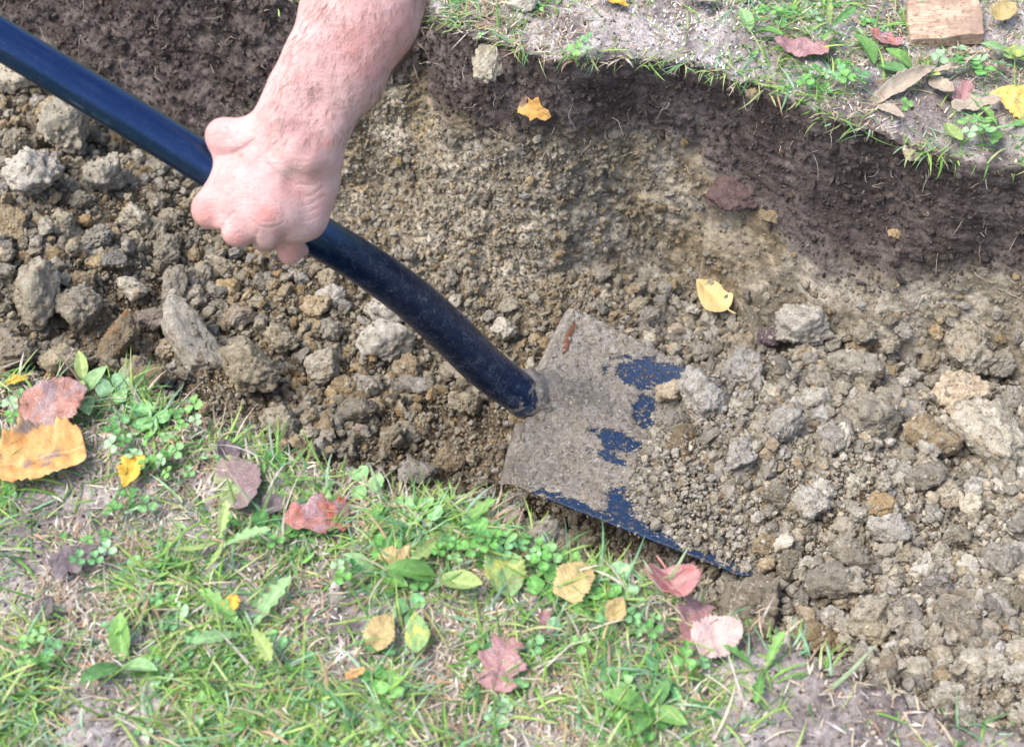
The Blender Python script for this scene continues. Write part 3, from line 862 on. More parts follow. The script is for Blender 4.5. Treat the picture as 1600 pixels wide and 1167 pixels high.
shovel = empty("shovel", tuple(P(830, 630, 1.40)))
tag(shovel, "long dark blue metal shovel with its mud caked blade pushed into the soil", "shovel")
bpy.context.view_layer.update()
def child(name, me, parent):
    o = add_obj(name, me, parent)
    o.matrix_parent_inverse = parent.matrix_world.inverted()
    return o

SH_A, SH_B = P(0, 61, 1.03), P(410, 312, 1.105)
sdirv = (SH_A - SH_B) / np.linalg.norm(SH_A - SH_B)
ctrl = [SH_A + sdirv * 0.42, SH_A + sdirv * 0.2, SH_A, P(205, 185, 1.066), SH_B, P(500, 370, 1.138), P(580, 420, 1.19), P(645, 468, 1.25), P(705, 522, 1.31), P(762, 577, 1.362), P(822, 622, 1.398)]
crad = [0.0148, 0.0149, 0.0151, 0.0157, 0.0163, 0.0171, 0.0184, 0.0197, 0.0207, 0.0210, 0.0200]
path = catmull(ctrl, 14); rad = catmull(np.array(crad)[:, None], 14)[:, 0]
su, sv2, sD = project(path)
V_, F_ = tube(path, rad, 40)
me = mesh_from("shaft", V_, F_, M_SHAFT)
mud = smooth(420, 700, su) * 0.62 + smooth(775, 822, su) * 0.42
float_attr(me, np.repeat(mud, 40), "mud")
ln_ = np.concatenate([[0], np.cumsum(np.linalg.norm(np.diff(path, axis=0), axis=1))])
set_uv(me, np.stack([np.tile(np.abs(np.linspace(-1, 1, 40)), len(path)), np.repeat(ln_, 40)], 1))
shaft_o = child("shaft", me, shovel)
# rounded cap on the upper end
k8 = np.linspace(0, 1, 8)
V_, F_ = tube(path[0] + sdirv * (0.014 * np.sin(k8 * 1.5))[:, None] * 1.0, 0.0168 * np.cos(k8 * 1.5) + 0.0002, 32)
me = mesh_from("end_cap", V_, F_, M_SHAFT); float_attr(me, np.zeros(len(V_)), "mud"); set_uv(me, np.zeros((len(V_), 2)))
child("end_cap", me, shovel)

# blade frame
BR_F, BR_N = on_z(884, 492, -0.196), on_z(782, 764, -0.203)
bc = (BR_F + BR_N) / 2
bw = BR_F - BR_N; W = np.linalg.norm(bw); bw /= W
tip_dir = on_z(1135, 903, -0.222) - BR_N; tip_dir /= np.linalg.norm(tip_dir)
bn = np.cross(tip_dir, bw); bn /= np.linalg.norm(bn)
if bn[2] < 0: bn = -bn
bl = np.cross(bw, bn); bl = bl if bl @ tip_dir > 0 else -bl
LB = 0.29
nu_, nv_ = 130, 150
a_, b_ = np.meshgrid(np.linspace(0, 1, nv_), np.linspace(-1, 1, nu_), indexing='ij')   # along, across
halfw = W / 2 * (1 - 0.05 * a_ - 0.75 * smooth(0.78, 1.02, a_) * a_)
rear = 0.010 * np.abs(b_) ** 2.0                                                     # rear edge slightly swept
al = a_ * LB + rear * (1 - a_)
ridge = 0.020 * np.exp(-(b_ / (0.22 + 0.25 * a_)) ** 2) * smooth(0.55, 0.0, a_)                      # the neck swells into the pan
dish = 0.013 * np.abs(b_) ** 2.4 - 0.010 * a_ * (1 - b_ ** 2) + ridge
TN, TF = on_z(1178, 921, -0.226), on_z(1172, 640, -0.226)
nd_ = (TN - BR_N) / np.linalg.norm(TN - BR_N); fd_ = (TF - BR_F) / np.linalg.norm(TF - BR_F)
kb = ((b_ + 1) / 2)[..., None]
lenr = (LB * a_ + rear * (1 - a_) - 0.05 * a_ * np.abs(b_) ** 3)[..., None]
BV = (BR_N + nd_ * lenr) * (1 - kb) + (BR_F + fd_ * lenr) * kb + bn * dish[..., None]
bu, bvv, bD = project(BV.reshape(-1, 3))
q = BV.reshape(-1, 3)
# bare metal patches where mud has rubbed off (outlines taken on the blade)
def blob(cu, cv, ru, rv, an=0):
    c_, s_ = math.cos(R(an)), math.sin(R(an))
    dx, dy = bu - cu, bvv - cv
    x, y = (dx * c_ + dy * s_) / ru, (-dx * s_ + dy * c_) / rv
    return np.sqrt(x * x + y * y)
bare = np.minimum.reduce([blob(1022, 588, 58, 26, 12), blob(1070, 598, 30, 26, 30), blob(1006, 645, 20, 26, 10), blob(968, 692, 36, 17, 15), blob(950, 715, 34, 10, 25), blob(1000, 836, 62, 24, 24), blob(1070, 866, 120, 30, 22), blob(905, 800, 70, 15, 22), blob(968, 800, 26, 40, 0), blob(1130, 892, 80, 26, 22)])
wob = fbm(q, 70, 3, 61)
mudv = np.clip(0.5 + 0.85 * (bare - 1.0) + 0.45 * wob, 0, 0.93)
mth = 0.0026 * smooth(0.4, 0.7, mudv) * (1 + 0.9 * fbm(q, 160, 3, 62, 0.6, billow=True) + 0.5 * fbm(q, 40, 2, 63))
BV2 = q + bn * mth[:, None]
me = mesh_from("blade", BV2, grid_faces(nv_, nu_), M_BLADE)
float_attr(me, mudv, "mud")
blade = child("blade", me, shovel)
sol = blade.modifiers.new("thickness", 'SOLIDIFY'); sol.thickness = 0.0022; sol.offset = -1

# neck that flattens from the tube into the pan
tp = path[-1]
neck_ctrl = [path[-3], tp, (tp + bc) / 2 + bn * 0.012, bc + bl * 0.014 + bn * 0.007, bc + bl * 0.04 - bn * 0.003, bc + bl * 0.07 - bn * 0.018]
npth = catmull(neck_ctrl, 10); nn = len(npth)
nk = np.linspace(0, 1, nn)
nrad = 0.0205 + 0.017 * smooth(0.15, 1.0, nk)
fk = 1 - 0.72 * smooth(0.12, 0.75, nk)
V_, F_ = tube(npth, nrad, 40, fk, upv=bn)
V_ = V_ + (V_ - np.repeat(npth, 40, 0)) * (0.22 * fbm(V_, 80, 3, 66, 0.65, billow=True) * np.repeat(smooth(0.15, .4, nk), 40))[:, None]
me = mesh_from("neck", V_, F_, M_BLADE)
float_attr(me, np.clip(np.repeat(0.25 + 0.75 * smooth(0.05, 0.28, nk), 40) + 0.5 * fbm(V_, 60, 2, 67), 0, .93), "mud")
child("neck", me, shovel)

# folded foot treads along the rear edge, either side of the neck
for s0, s1 in ((0.30, 1.0), (-1.0, -0.30)):
    bb = np.linspace(s0, s1, 40)
    rows = []
    for k in np.linspace(0, 1, 10):
        an_ = k * 2.3
        back = 0.011 * math.sin(an_); drop = 0.011 * (1 - math.cos(an_))
        pt = bc + bw * (bb * W / 2)[:, None] + bl * (0.010 * np.abs(bb) ** 2 - back)[:, None] + bn * (0.013 * np.abs(bb) ** 2.4 - drop + 0.017 * np.exp(-(bb / .2) ** 2) + 0.0012)[:, None]
        rows.append(pt)
    g = np.array(rows); gq = g.reshape(-1, 3); gq = gq + bn * (0.0012 * fbm(gq, 120, 3, 68))[:, None]
    me = mesh_from("foot_tread", gq, grid_faces(10, 40), M_BLADE); float_attr(me, np.full(400, 0.95), "mud")
    o = child("foot_tread", me, shovel)
    sm_ = o.modifiers.new("thickness", 'SOLIDIFY'); sm_.thickness = 0.002
# bare rusty streak on the far shoulder
rb = []
for k in np.linspace(0, 1, 24):
    w_ = (0.0042 * math.sin(k * math.pi) ** 0.7 + 0.0002) * (0.65 + 0.5 * abs(math.sin(k * 23)) * abs(math.cos(k * 41)))
    cpt = bc + bw * (W / 2 * (0.50 + 0.36 * k)) + bl * (0.012 + 0.0008 * math.sin(k * 9)) + bn * (0.013 * (0.5 + .36 * k) ** 2.4 + 0.0046 + 0.0005 * math.sin(k * 37))
    rb.append([cpt + bl * w_ * x + bn * (0.0007 * (1 - x * x) - 0.0006 * abs(x)) for x in np.linspace(-1, 1, 7)])
me = mesh_from("rust_streak", np.array(rb).reshape(-1, 3), grid_faces(24, 7), M_RUST)
ro = add_obj("rust_streak", me, blade)
ro["label"] = "reddish rust streak on the far shoulder"

# soil lying on the pan
bi = np.arange(len(q))
onblade = np.where((bu > 900) & (np.abs(b_.ravel()) < 0.97))[0]
def pile_edge(v): return np.interp(v, [500, 560, 600, 650, 690, 730, 770, 810, 850, 880, 900], [1105, 1098, 1075, 1045, 1010, 980, 975, 1000, 1060, 1130, 1180])
kk = smooth(-25, 35, bu - pile_edge(bvv))
rg = np.random.default_rng(5)
def blade_scatter(n, wts, rmin, rmax, pw, pile):
    j = rg.choice(bi, n, p=wts / wts.sum())
    r = rmin * (1 - rg.random(n) * (1 - (rmin / rmax) ** pw)) ** (-1 / pw)
    p = BV2[j] + bn * (r * rg.uniform(0.0, 0.8, n) + pile * np.clip((bu[j] - pile_edge(bvv[j])) / 90, 0, 1) * rg.random(n))[:, None] + rg.normal(0, .0008, (n, 3))
    return p, rg.uniform(0, 6.28, (n, 3)), r[:, None] * rg.uniform(.7, 1.2, (n, 3))
p, r_, s_ = blade_scatter(16000, kk + 1e-6, 0.0010, 0.0042, 1.7, 0.028)
instancer("soil_crumbs", p, r_, s_, cr_right, "fine crumbs spilling over the buried end of the blade", "soil")
p, r_, s_ = blade_scatter(900, kk ** 2 + 1e-6, 0.0036, 0.0075, 2.2, 0.026)
instancer("soil_lumps", p, r_, s_, md_right, "lumps of clay spilling over the buried end of the blade", "soil")
stick = (0.15 + (mudv > 0.6)) * (1 - kk)
p, r_, s_ = blade_scatter(9000, stick + 1e-6, 0.0006, 0.0024, 1.8, 0.0)
instancer("mud_grains", p, r_, s_, cr_right, "gritty mud grains stuck to the blade", "soil")
for u_, v_, a_1, b_1, lb_ in ((800, 636, 17, 10, "mud clump caked under the end of the shaft"), (838, 606, 13, 9, "mud clump caked above the end of the shaft"), (850, 640, 20, 10, "flat mud clump where the neck meets the blade")):
    clod(u_, v_, a_1, b_1, -25, GR, lb_, None, 0.3, "mud_clump", "mud clump", at=(P(u_, v_, 1.392), bn, 1.39))
# two clods resting on the pan
def blade_at(u, v):
    j = np.argmin((bu - u) ** 2 + (bvv - v) ** 2); return BV2[j], bn, bD[j]
clod(1045, 612, 22, 22, 0, PA, "pale clod resting on the bare blue patch of the blade", None, 0.1, at=blade_at(1045, 622))
clod(1050, 660, 20, 22, 0, GR, "bluish grey clod on the blade below the pale one", None, 0.1, at=blade_at(1050, 672))
clod(1080, 640, 20, 18, 20, PA, "third clod on the blade against the heap", None, 0.15, at=blade_at(1080, 648))
clod(1072, 690, 17, 22, 20, OC, "ochre clod on the blade beside the crumb heap", None, 0.15, at=blade_at(1072, 700))

# ------------------------------------------------------------------ the hand and forearm: one continuous skin
def sdf_mesh(prims, h):
    lo_ = np.min([np.minimum(p_[0] - p_[2], p_[1] - p_[3]) for p_ in prims], 0) - 0.012
    hi_ = np.max([np.maximum(p_[0] + p_[2], p_[1] + p_[3]) for p_ in prims], 0) + 0.012
    n = np.ceil((hi_ - lo_) / h).astype(int) + 1
    ax = [lo_[i] + h * np.arange(n[i]) for i in range(3)]
    F = np.full(n, 0.05, np.float32)
    for A, B, ra, rb_, kk_, sub in prims:
        m_ = max(ra, rb_) + abs(kk_) + 0.012
        l2 = np.minimum(A, B) - m_; h2 = np.maximum(A, B) + m_
        i0 = np.clip(np.floor((l2 - lo_) / h).astype(int), 0, n); i1 = np.clip(np.ceil((h2 - lo_) / h).astype(int) + 1, 0, n)
        sl = tuple(slice(a, b) for a, b in zip(i0, i1))
        gx, gy, gz = np.meshgrid(ax[0][sl[0]], ax[1][sl[1]], ax[2][sl[2]], indexing='ij')
        p_ = np.stack([gx, gy, gz], -1).astype(np.float32)
        ab = B - A; L2 = ab @ ab
        t = np.clip(((p_ - A) @ ab) / L2, 0, 1) if L2 > 1e-12 else np.zeros(p_.shape[:3])
        d = np.linalg.norm(p_ - (A + t[..., None] * ab), axis=-1) - (ra + (rb_ - ra) * t)
        f = F[sl]
        if sub:
            hh = np.clip(0.5 - 0.5 * (f + d) / kk_, 0, 1)
            F[sl] = f + (-d - f) * hh + kk_ * hh * (1 - hh)
        else:
            hh = np.clip(0.5 + 0.5 * (f - d) / kk_, 0, 1)
            F[sl] = f + (d - f) * hh - kk_ * hh * (1 - hh)
    # surface nets
    s = F < 0
    cells = np.zeros(np.array(s.shape) - 1, np.int8)
    for dx in (0, 1):
        for dy in (0, 1):
            for dz in (0, 1):
                cells += s[dx:s.shape[0] - 1 + dx, dy:s.shape[1] - 1 + dy, dz:s.shape[2] - 1 + dz]
    act = np.argwhere((cells > 0) & (cells < 8))
    idx = -np.ones(cells.shape, np.int32); idx[tuple(act.T)] = np.arange(len(act))
    acc = np.zeros((len(act), 3)); cnt_ = np.zeros(len(act))
    cor = [(0, 0, 0), (1, 0, 0), (0, 1, 0), (1, 1, 0), (0, 0, 1), (1, 0, 1), (0, 1, 1), (1, 1, 1)]
    val = {c: F[act[:, 0] + c[0], act[:, 1] + c[1], act[:, 2] + c[2]] for c in cor}
    for a in cor:
        for i in range(3):
            if a[i] == 0:
                b = tuple(a[j] + (1 if j == i else 0) for j in range(3))
                va, vb = val[a], val[b]; x = (va < 0) != (vb < 0)
                t = np.where(x, va / np.where(x, va - vb, 1), 0)
                pt = np.tile(np.array(a, float), (len(act), 1)); pt[:, i] += t
                acc += pt * x[:, None]; cnt_ += x
    V = (act + acc / cnt_[:, None]) * h + lo_
    faces = []
    for i in range(3):
        j, k = (i + 1) % 3, (i + 2) % 3
        sa = [slice(None)] * 3; sb = [slice(None)] * 3
        sa[i] = slice(0, -1); sb[i] = slice(1, None)
        ch = s[tuple(sa)] != s[tuple(sb)]
        e = np.argwhere(ch)
        e = e[(e[:, j] > 0) & (e[:, k] > 0) & (e[:, j] < s.shape[j] - 1) & (e[:, k] < s.shape[k] - 1)]
        def cid(dj, dk):
            c = e.copy(); c[:, j] -= dj; c[:, k] -= dk
            return idx[c[:, 0], c[:, 1], c[:, 2]]
        qd = np.stack([cid(1, 1), cid(0, 1), cid(0, 0), cid(1, 0)], 1)
        fl = ~s[e[:, 0], e[:, 1], e[:, 2]]
        qd[fl] = qd[fl][:, ::-1]
        faces.append(qd)
    return V, np.vstack(faces)

prims = []
def cap(a, b, ra, rb_, k=0.010, sub=False):
    prims.append((P(*a), P(*b), ra, rb_, k, sub))
# forearm (two bones' worth of bulk), then wrist
cap((454, 190, 1.052), (499, 104, 1.050), .0195, .0256, .012)
cap((500, 206, 1.054), (542, 120, 1.052), .0185, .0248, .012)
cap((499, 104, 1.050), (545, 14, 1.050), .0256, .0325, .014)
cap((542, 120, 1.052), (582, 30, 1.052), .0248, .0312, .014)
cap((545, 14, 1.050), (606, -150, 1.055), .0325, .0385, .014)
cap((582, 30, 1.052), (640, -120, 1.057), .0312, .0370, .014)
cap((606, -150, 1.055), (690, -380, 1.065), .0400, .0390, .014)
cap((640, -120, 1.057), (715, -370, 1.067), .0385, .0360, .014)
# wrist into the back of the hand
cap((425, 197, 1.057), (456, 148, 1.052), .0150, .0185, .014)
WR, WU = (448, 206, 1.056), (497, 240, 1.058)
cap((454, 190, 1.052), WR, .0195, .0180, .012)
cap((500, 206, 1.054), WU, .0185, .0172, .012)
MCP = [(331, 327, 1.073), (373, 357, 1.068), (418, 362, 1.071), (463, 352, 1.079)]
MB = [(436, 214, 1.060), (455, 226, 1.058), (474, 238, 1.060), (493, 248, 1.064)]
MR = [.0136, .0124, .0112, .0112]
for k in range(4):
    cap(MB[k], MCP[k], .0145, MR[k] * 0.90, .011)
    cap(MCP[k], MCP[k], MR[k], MR[k], .010)
# body of the palm and the ulnar edge of the hand
cap((395, 265, 1.072), (440, 320, 1.076), .0150, .0150, .012)
cap((497, 255, 1.068), (482, 335, 1.080), .0155, .0140, .010)
cap((505, 285, 1.074), (484, 350, 1.088), .0110, .0105, .010)
# fingers curl round under the tube
FI = [[(331, 327, 1.073), (326, 328, 1.108), (356, 308, 1.134), (382, 288, 1.130)],
      [(373, 357, 1.068), (372, 355, 1.110), (402, 334, 1.139), (428, 312, 1.135)],
      [(418, 362, 1.071), (414, 374, 1.106), (442, 358, 1.140), (466, 335, 1.137)],
      [(463, 352, 1.079), (453, 394, 1.103), (476, 382, 1.139), (494, 362, 1.137)]]
FR = [(.0112, .0098, .0088, .0078), (.0110, .0098, .0088, .0078), (.0102, .0095, .0084, .0076), (.0096, .0088, .0076, .0068)]
for pts, rr in zip(FI, FR):
    for k in range(3):
        cap(pts[k], pts[k + 1], rr[k], rr[k + 1], .0045)
# thumb: heel muscle, knuckle, and the tip closing under the tube
cap((440, 205, 1.060), (352, 214, 1.068), .0155, .0122, .010)
cap((352, 214, 1.068), (350, 214, 1.070), .0128, .0128, .006)
cap((350, 214, 1.070), (357, 226, 1.106), .0115, .0102, .006)
cap((357, 226, 1.106), (384, 262, 1.136), .0100, .0085, .005)
# web between thumb and first finger
cap((368, 240, 1.072), (350, 292, 1.076), .0135, .0115, .011)
cap((400, 232, 1.066), (380, 290, 1.068), .0135, .0120, .012)
# wrist bulge, then the hollow below it; hollows between the knuckles
cap((462, 236, 1.043), (480, 246, 1.045), .0105, .0095, .012)
cap((437, 283, 1.0395), (462, 292, 1.0425), .0040, .0035, .010, True)
cap((346, 368, 1.072), (354, 354, 1.060), .0024, .0010, .006, True)
cap((396, 392, 1.076), (398, 372, 1.0600), .0024, .0010, .006, True)
cap((436, 398, 1.082), (441, 374, 1.0640), .0026, .0012, .006, True)
cap((440, 262, 1.0475), (420, 332, 1.0590), .0016, .0026, .010)
cap((428, 255, 1.0480), (380, 330, 1.0585), .0014, .0024, .010)
cap((415, 262, 1.0490), (398, 300, 1.0508), .0010, .0010, .003)
cap((398, 300, 1.0508), (402, 328, 1.0535), .0010, .0009, .003)
cap((385, 290, 1.0575), (430, 318, 1.0600), .0090, .0085, .016)
cap((370, 320, 1.0635), (405, 338, 1.0625), .0085, .0085, .014)
cap((405, 338, 1.0630), (448, 335, 1.0655), .0085, .0085, .014)
cap((336, 250, 1.056), (362, 246, 1.0525), .0050, .0040, .006, True)
cap((362, 246, 1.0525), (392, 228, 1.0465), .0036, .0012, .006, True)
# stretched knuckle tendon and a vein
cap((425, 320, 1.0565), (412, 338, 1.0575), .0030, .0030, .009)
SV, SF = sdf_mesh(prims, 0.0014)

def skin_mat():
    m = N("skin"); p = m.pos()
    a = m.n("ShaderNodeAttribute", attribute_name="red")
    n1 = m.noise(p, 38, 4, 0.6); n2 = m.noise(p, 220, 4, 0.65); n3 = m.noise(p, 900, 3, 0.7)
    c = m.ramp(n1, [(0.3, (0.49, 0.27, 0.255)), (0.5, (0.56, 0.345, 0.325)), (0.72, (0.62, 0.41, 0.39))])
    c = m.mix(1.0, c, m.ramp(n2, [(0.3, 0.90), (0.7, 1.08)]), 'MULTIPLY')
    c = m.mix(m.math('MULTIPLY', a.outputs["Fac"], 0.95), c, (0.60, 0.215, 0.19))
    fr = m.ramp(m.noise(p, 150, 2, 0.5), [(0.70, 0.0), (0.76, 0.35)])
    c = m.mix(fr, c, (0.46, 0.20, 0.15))
    vo = m.n("ShaderNodeTexVoronoi"); vo.inputs["Scale"].default_value = 700; m.l(p, vo.inputs["Vector"])
    h = m.math('ADD', m.math('MULTIPLY', vo.outputs["Distance"], 0.5), m.math('ADD', n3, m.math('MULTIPLY', n2, 1.2)))
    mpw = m.n("ShaderNodeMapping"); m.l(p, mpw.inputs[0]); mpw.inputs["Rotation"].default_value = (0.4, 0.3, 0.95); mpw.inputs["Scale"].default_value = (40, 230, 120)
    cr = m.noise(mpw.outputs[0], 2.2, 4, 0.65)
    h = m.math('ADD', h, m.math('MULTIPLY', cr, 1.6))
    cra = m.n("ShaderNodeAttribute", attribute_name="crease")
    b = m.bump(h, 0.0007, 0.75)
    b = m.bump(m.math('MULTIPLY', cra.outputs["Fac"], -1.0), 0.00065, 0.8, b)
    m.b.inputs["Subsurface Weight"].default_value = 0.07
    m.b.inputs["Subsurface Radius"].default_value = (0.012, 0.005, 0.003)
    m.b.inputs["Subsurface Scale"].default_value = 0.6
    return m.set(Base_Color=c, Roughness=0.52, Specular_IOR_Level=0.38, Normal=b)
me = mesh_from("person", SV, SF, skin_mat())
hu, hv, hD = project(SV)
def spot(cu, cv, r, D0=None): return np.exp(-((hu - cu) ** 2 + (hv - cv) ** 2) / (r * r))
red = 0.75 * spot(414, 334, 17) + 0.45 * spot(320, 340, 22) + 0.45 * spot(370, 375, 18) + 0.6 * spot(450, 400, 22) + 0.9 * spot(377, 243, 4) + 0.8 * spot(366, 278, 3) + 0.6 * spot(512, 224, 8) + 0.4 * spot(455, 292, 20) + 0.35 * spot(335, 215, 18) + 0.35 * spot(600, 60, 60)
red = red * (hD < 1.10) + 0.25 * fbm(SV, 60, 3, 71)
float_attr(me, np.clip(red, 0, 1), "red")
crease = np.zeros(len(SV))
for ln2, wd_, am_ in ((((340, 244), (362, 241), (380, 232), (398, 218)), 2.6, 1.0), (((345, 258), (370, 250), (388, 240)), 2.2, .7), (((352, 270), (372, 262), (384, 254)), 2.0, .5),
        (((420, 258), (440, 276), (462, 288), (486, 290)), 3.2, .9), (((430, 250), (452, 266), (476, 274)), 2.4, .5), (((390, 343), (408, 355), (428, 356), (442, 348)), 2.4, .9), (((394, 336), (412, 347), (432, 346)), 2.0, .6),
        (((506, 292), (490, 304), (474, 310)), 2.2, .7), (((507, 306), (488, 318), (472, 322)), 2.2, .7), (((503, 322), (484, 332), (468, 334)), 2.2, .6), (((498, 338), (482, 346), (470, 346)), 2.0, .6),
        (((344, 360), (352, 346), (366, 332)), 2.6, 1.0), (((395, 388), (400, 372), (404, 360)), 2.6, 1.0), (((434, 398), (441, 382), (448, 368)), 2.8, 1.0), (((318, 318), (330, 312), (342, 314)), 2.0, .6), (((316, 330), (328, 324), (342, 326)), 2.0, .5),
        (((330, 205), (342, 200), (354, 203)), 2.0, .6), (((330, 214), (343, 210), (356, 212)), 2.0, .6), (((362, 372), (372, 364), (384, 366)), 2.0, .5)):
    best = np.full(len(SV), 1e9)
    for (x0, y0), (x1, y1) in zip(ln2[:-1], ln2[1:]):
        tt_ = np.clip(((hu - x0) * (x1 - x0) + (hv - y0) * (y1 - y0)) / ((x1 - x0) ** 2 + (y1 - y0) ** 2), 0, 1)
        best = np.minimum(best, (hu - x0 - tt_ * (x1 - x0)) ** 2 + (hv - y0 - tt_ * (y1 - y0)) ** 2)
    crease = np.maximum(crease, am_ * np.exp(-best / (wd_ * wd_)))
crease *= hD < 1.10
float_attr(me, crease, "crease")
person = tag(add_obj("person", me), "bare left hand and forearm gripping the dark blue shovel shaft", "person")
smm = person.modifiers.new("smooth", 'SMOOTH'); smm.factor = 0.5; smm.iterations = 3

# fine arm hair lying along the forearm
me.calc_loop_triangles()
vn = np.zeros(len(SV) * 3, np.float32); me.vertices.foreach_get("normal", vn); vn = vn.reshape(-1, 3)
arm = np.where((hv < 225) & (hv > -60) & ((hu - 455) + 0.45 * (hv - 200) > -60) & ~((hu < 415) & (hv > 170)))[0]
jr = rg.choice(arm, 1900)
ad = (P(430, 300, 1.06) - P(560, 0, 1.05)); ad /= np.linalg.norm(ad)
hv_, hf_ = [], []
for j in jr:
    nrm = vn[j]; d = ad + rg.normal(0, .26, 3); d -= nrm * (d @ nrm); d /= np.linalg.norm(d)
    L_ = rg.uniform(.007, .016); sd = np.cross(d, nrm); b0 = len(hv_)
    for k in range(4):
        t = k / 3; w_ = 0.00011 * (1 - 0.8 * t)
        c_ = SV[j] + d * L_ * t + nrm * (L_ * (0.30 * t - 0.12 * t * t)) + sd * 0.0012 * t * t
        hv_ += [c_ + sd * w_, c_ - sd * w_ * .5 + nrm * w_, c_ - sd * w_ * .5 - nrm * w_]
    for k in range(3):
        for x in range(3):
            hf_.append((b0 + k * 3 + x, b0 + k * 3 + (x + 1) % 3, b0 + k * 3 + 3 + (x + 1) % 3, b0 + k * 3 + 3 + x))
me = mesh_from("arm_hair", hv_, hf_, plain_mat("arm_hair", (0.17, 0.095, 0.055), 0.5))
add_obj("arm_hair", me, person)

# ------------------------------------------------------------------ grass, straw and ground cover
near_i = np.where((_zf == 0) & (_u > -150) & (_u < 1750) & (_v < 1300))[0]
far_i = np.where((_zf == 4) & (_u > 500) & (_u < 1800) & (_v > -160))[0]

def ribbons(base, az, e0, bend, L, Wd, K, col, fold=0.25, tipcol=None, floor_lift=0.001):
    n = len(base); t = np.linspace(0, 1, K)
    e = e0[:, None] - bend[:, None] * t[None]
    swerve = RNG.normal(0, .5, n)
    a = az[:, None] + swerve[:, None] * t[None]
    step = L[:, None] / (K - 1)
    dx = np.cos(e) * np.cos(a) * step; dy = np.cos(e) * np.sin(a) * step; dz = np.sin(e) * step
    c = np.stack([np.cumsum(dx, 1) - dx[:, :1], np.cumsum(dy, 1) - dy[:, :1], np.cumsum(dz, 1) - dz[:, :1]], -1) + base[:, None]
    c[:, 1:, 2] = np.maximum(c[:, 1:, 2], base[:, None, 2] + floor_lift + 0.0015 * t[None, 1:])
    side = np.stack([-np.sin(a), np.cos(a), np.zeros_like(a)], -1)
    tw = RNG.normal(0, .5, n)[:, None] * (0.3 + t[None])
    up_ = np.stack([-np.sin(e) * np.cos(a), -np.sin(e) * np.sin(a), np.cos(e)], -1)
    sd = side * np.cos(tw)[..., None] + up_ * np.sin(tw)[..., None]
    nn_ = np.cross(sd, np.stack([np.cos(e) * np.cos(a), np.cos(e) * np.sin(a), np.sin(e)], -1))
    prof = (np.minimum(1, 0.55 + 2.0 * t) * (1 - t ** 2.6) + 0.03)
    w = Wd[:, None] * 0.5 * prof[None]
    Lf = c + sd * w[..., None]; Rt_ = c - sd * w[..., None]; Md = c - nn_ * (w * fold * 2)[..., None]
    V = np.stack([Lf, Md, Rt_], 2).reshape(-1, 3)
    i = np.arange(n * K * 3).reshape(n, K, 3)
    F = np.stack([i[:, :-1, :-1], i[:, :-1, 1:], i[:, 1:, 1:], i[:, 1:, :-1]], -1).reshape(-1, 4)
    cc = np.repeat(col[:, None], K, 1)
    if tipcol is not None:
        kt = (t[None] ** 3)[..., None]; cc = cc * (1 - kt) + tipcol[:, None] * kt
    cc = np.repeat(cc[:, :, None], 3, 2).reshape(-1, 3)
    return V, F, cc

def pick(idx, n, w, seed):
    rg_ = np.random.default_rng(seed)
    j = rg_.choice(idx, n, p=w / w.sum())
    return flat[_fi[j]] + np.stack([rg_.normal(0, .002, n), rg_.normal(0, .002, n), np.zeros(n)], 1) - np.array([0, 0, .001]), j

GREENS = np.array([(0.15, 0.32, 0.065), (0.23, 0.42, 0.09), (0.10, 0.25, 0.075), (0.34, 0.49, 0.13), (0.17, 0.36, 0.19), (0.40, 0.49, 0.21), (0.42, 0.42, 0.20), (0.30, 0.46, 0.31)])
STRAW = np.array([(0.56, 0.48, 0.35), (0.60, 0.53, 0.42), (0.46, 0.37, 0.26), (0.34, 0.25, 0.18), (0.56, 0.51, 0.45), (0.50, 0.32, 0.20), (0.64, 0.59, 0.52)])

def patchy(idx, seed, off=0.0):
    p = flat[_fi[idx]]
    m_ = smooth(-.16 + off, .30 + off, fbm(p, 13, 3, seed) + 0.35 * fbm(p, 45, 2, seed + 3))
    return m_ + 0.06
def grass(name, idx, n, seed, dens_fn, label, lmin=.009, lmax=.050, scale=1.0):
    w = dens_fn(idx)
    base, j = pick(idx, n, w, seed)
    rg_ = np.random.default_rng(seed + 1)
    L = scale * (lmin + (lmax - lmin) * rg_.random(n) ** 2.0)
    Wd = scale * rg_.uniform(.0007, .0021, n) * (0.7 + 0.6 * (L / lmax))
    az = rg_.uniform(0, 6.283, n)
    e0 = rg_.uniform(0.05, 1.0, n); bend = rg_.uniform(0.2, 1.7, n)
    col = GREENS[rg_.choice(len(GREENS), n, p=[.17, .17, .14, .14, .12, .11, .06, .09])] * rg_.uniform(.75, 1.25, (n, 1))
    dry = rg_.random(n) < .13
    col[dry] = STRAW[rg_.choice(len(STRAW), dry.sum())]
    tip = col * 0.9 + np.array([.05, .04, .01])
    V, F, c = ribbons(base, az, e0, bend, L, Wd, 6, col, 0.22, tip)
    me = mesh_from(name, V, F, M_GRASS); color_attr(me, c)
    return tag(add_obj(name, me), label, "grass", None, "stuff")

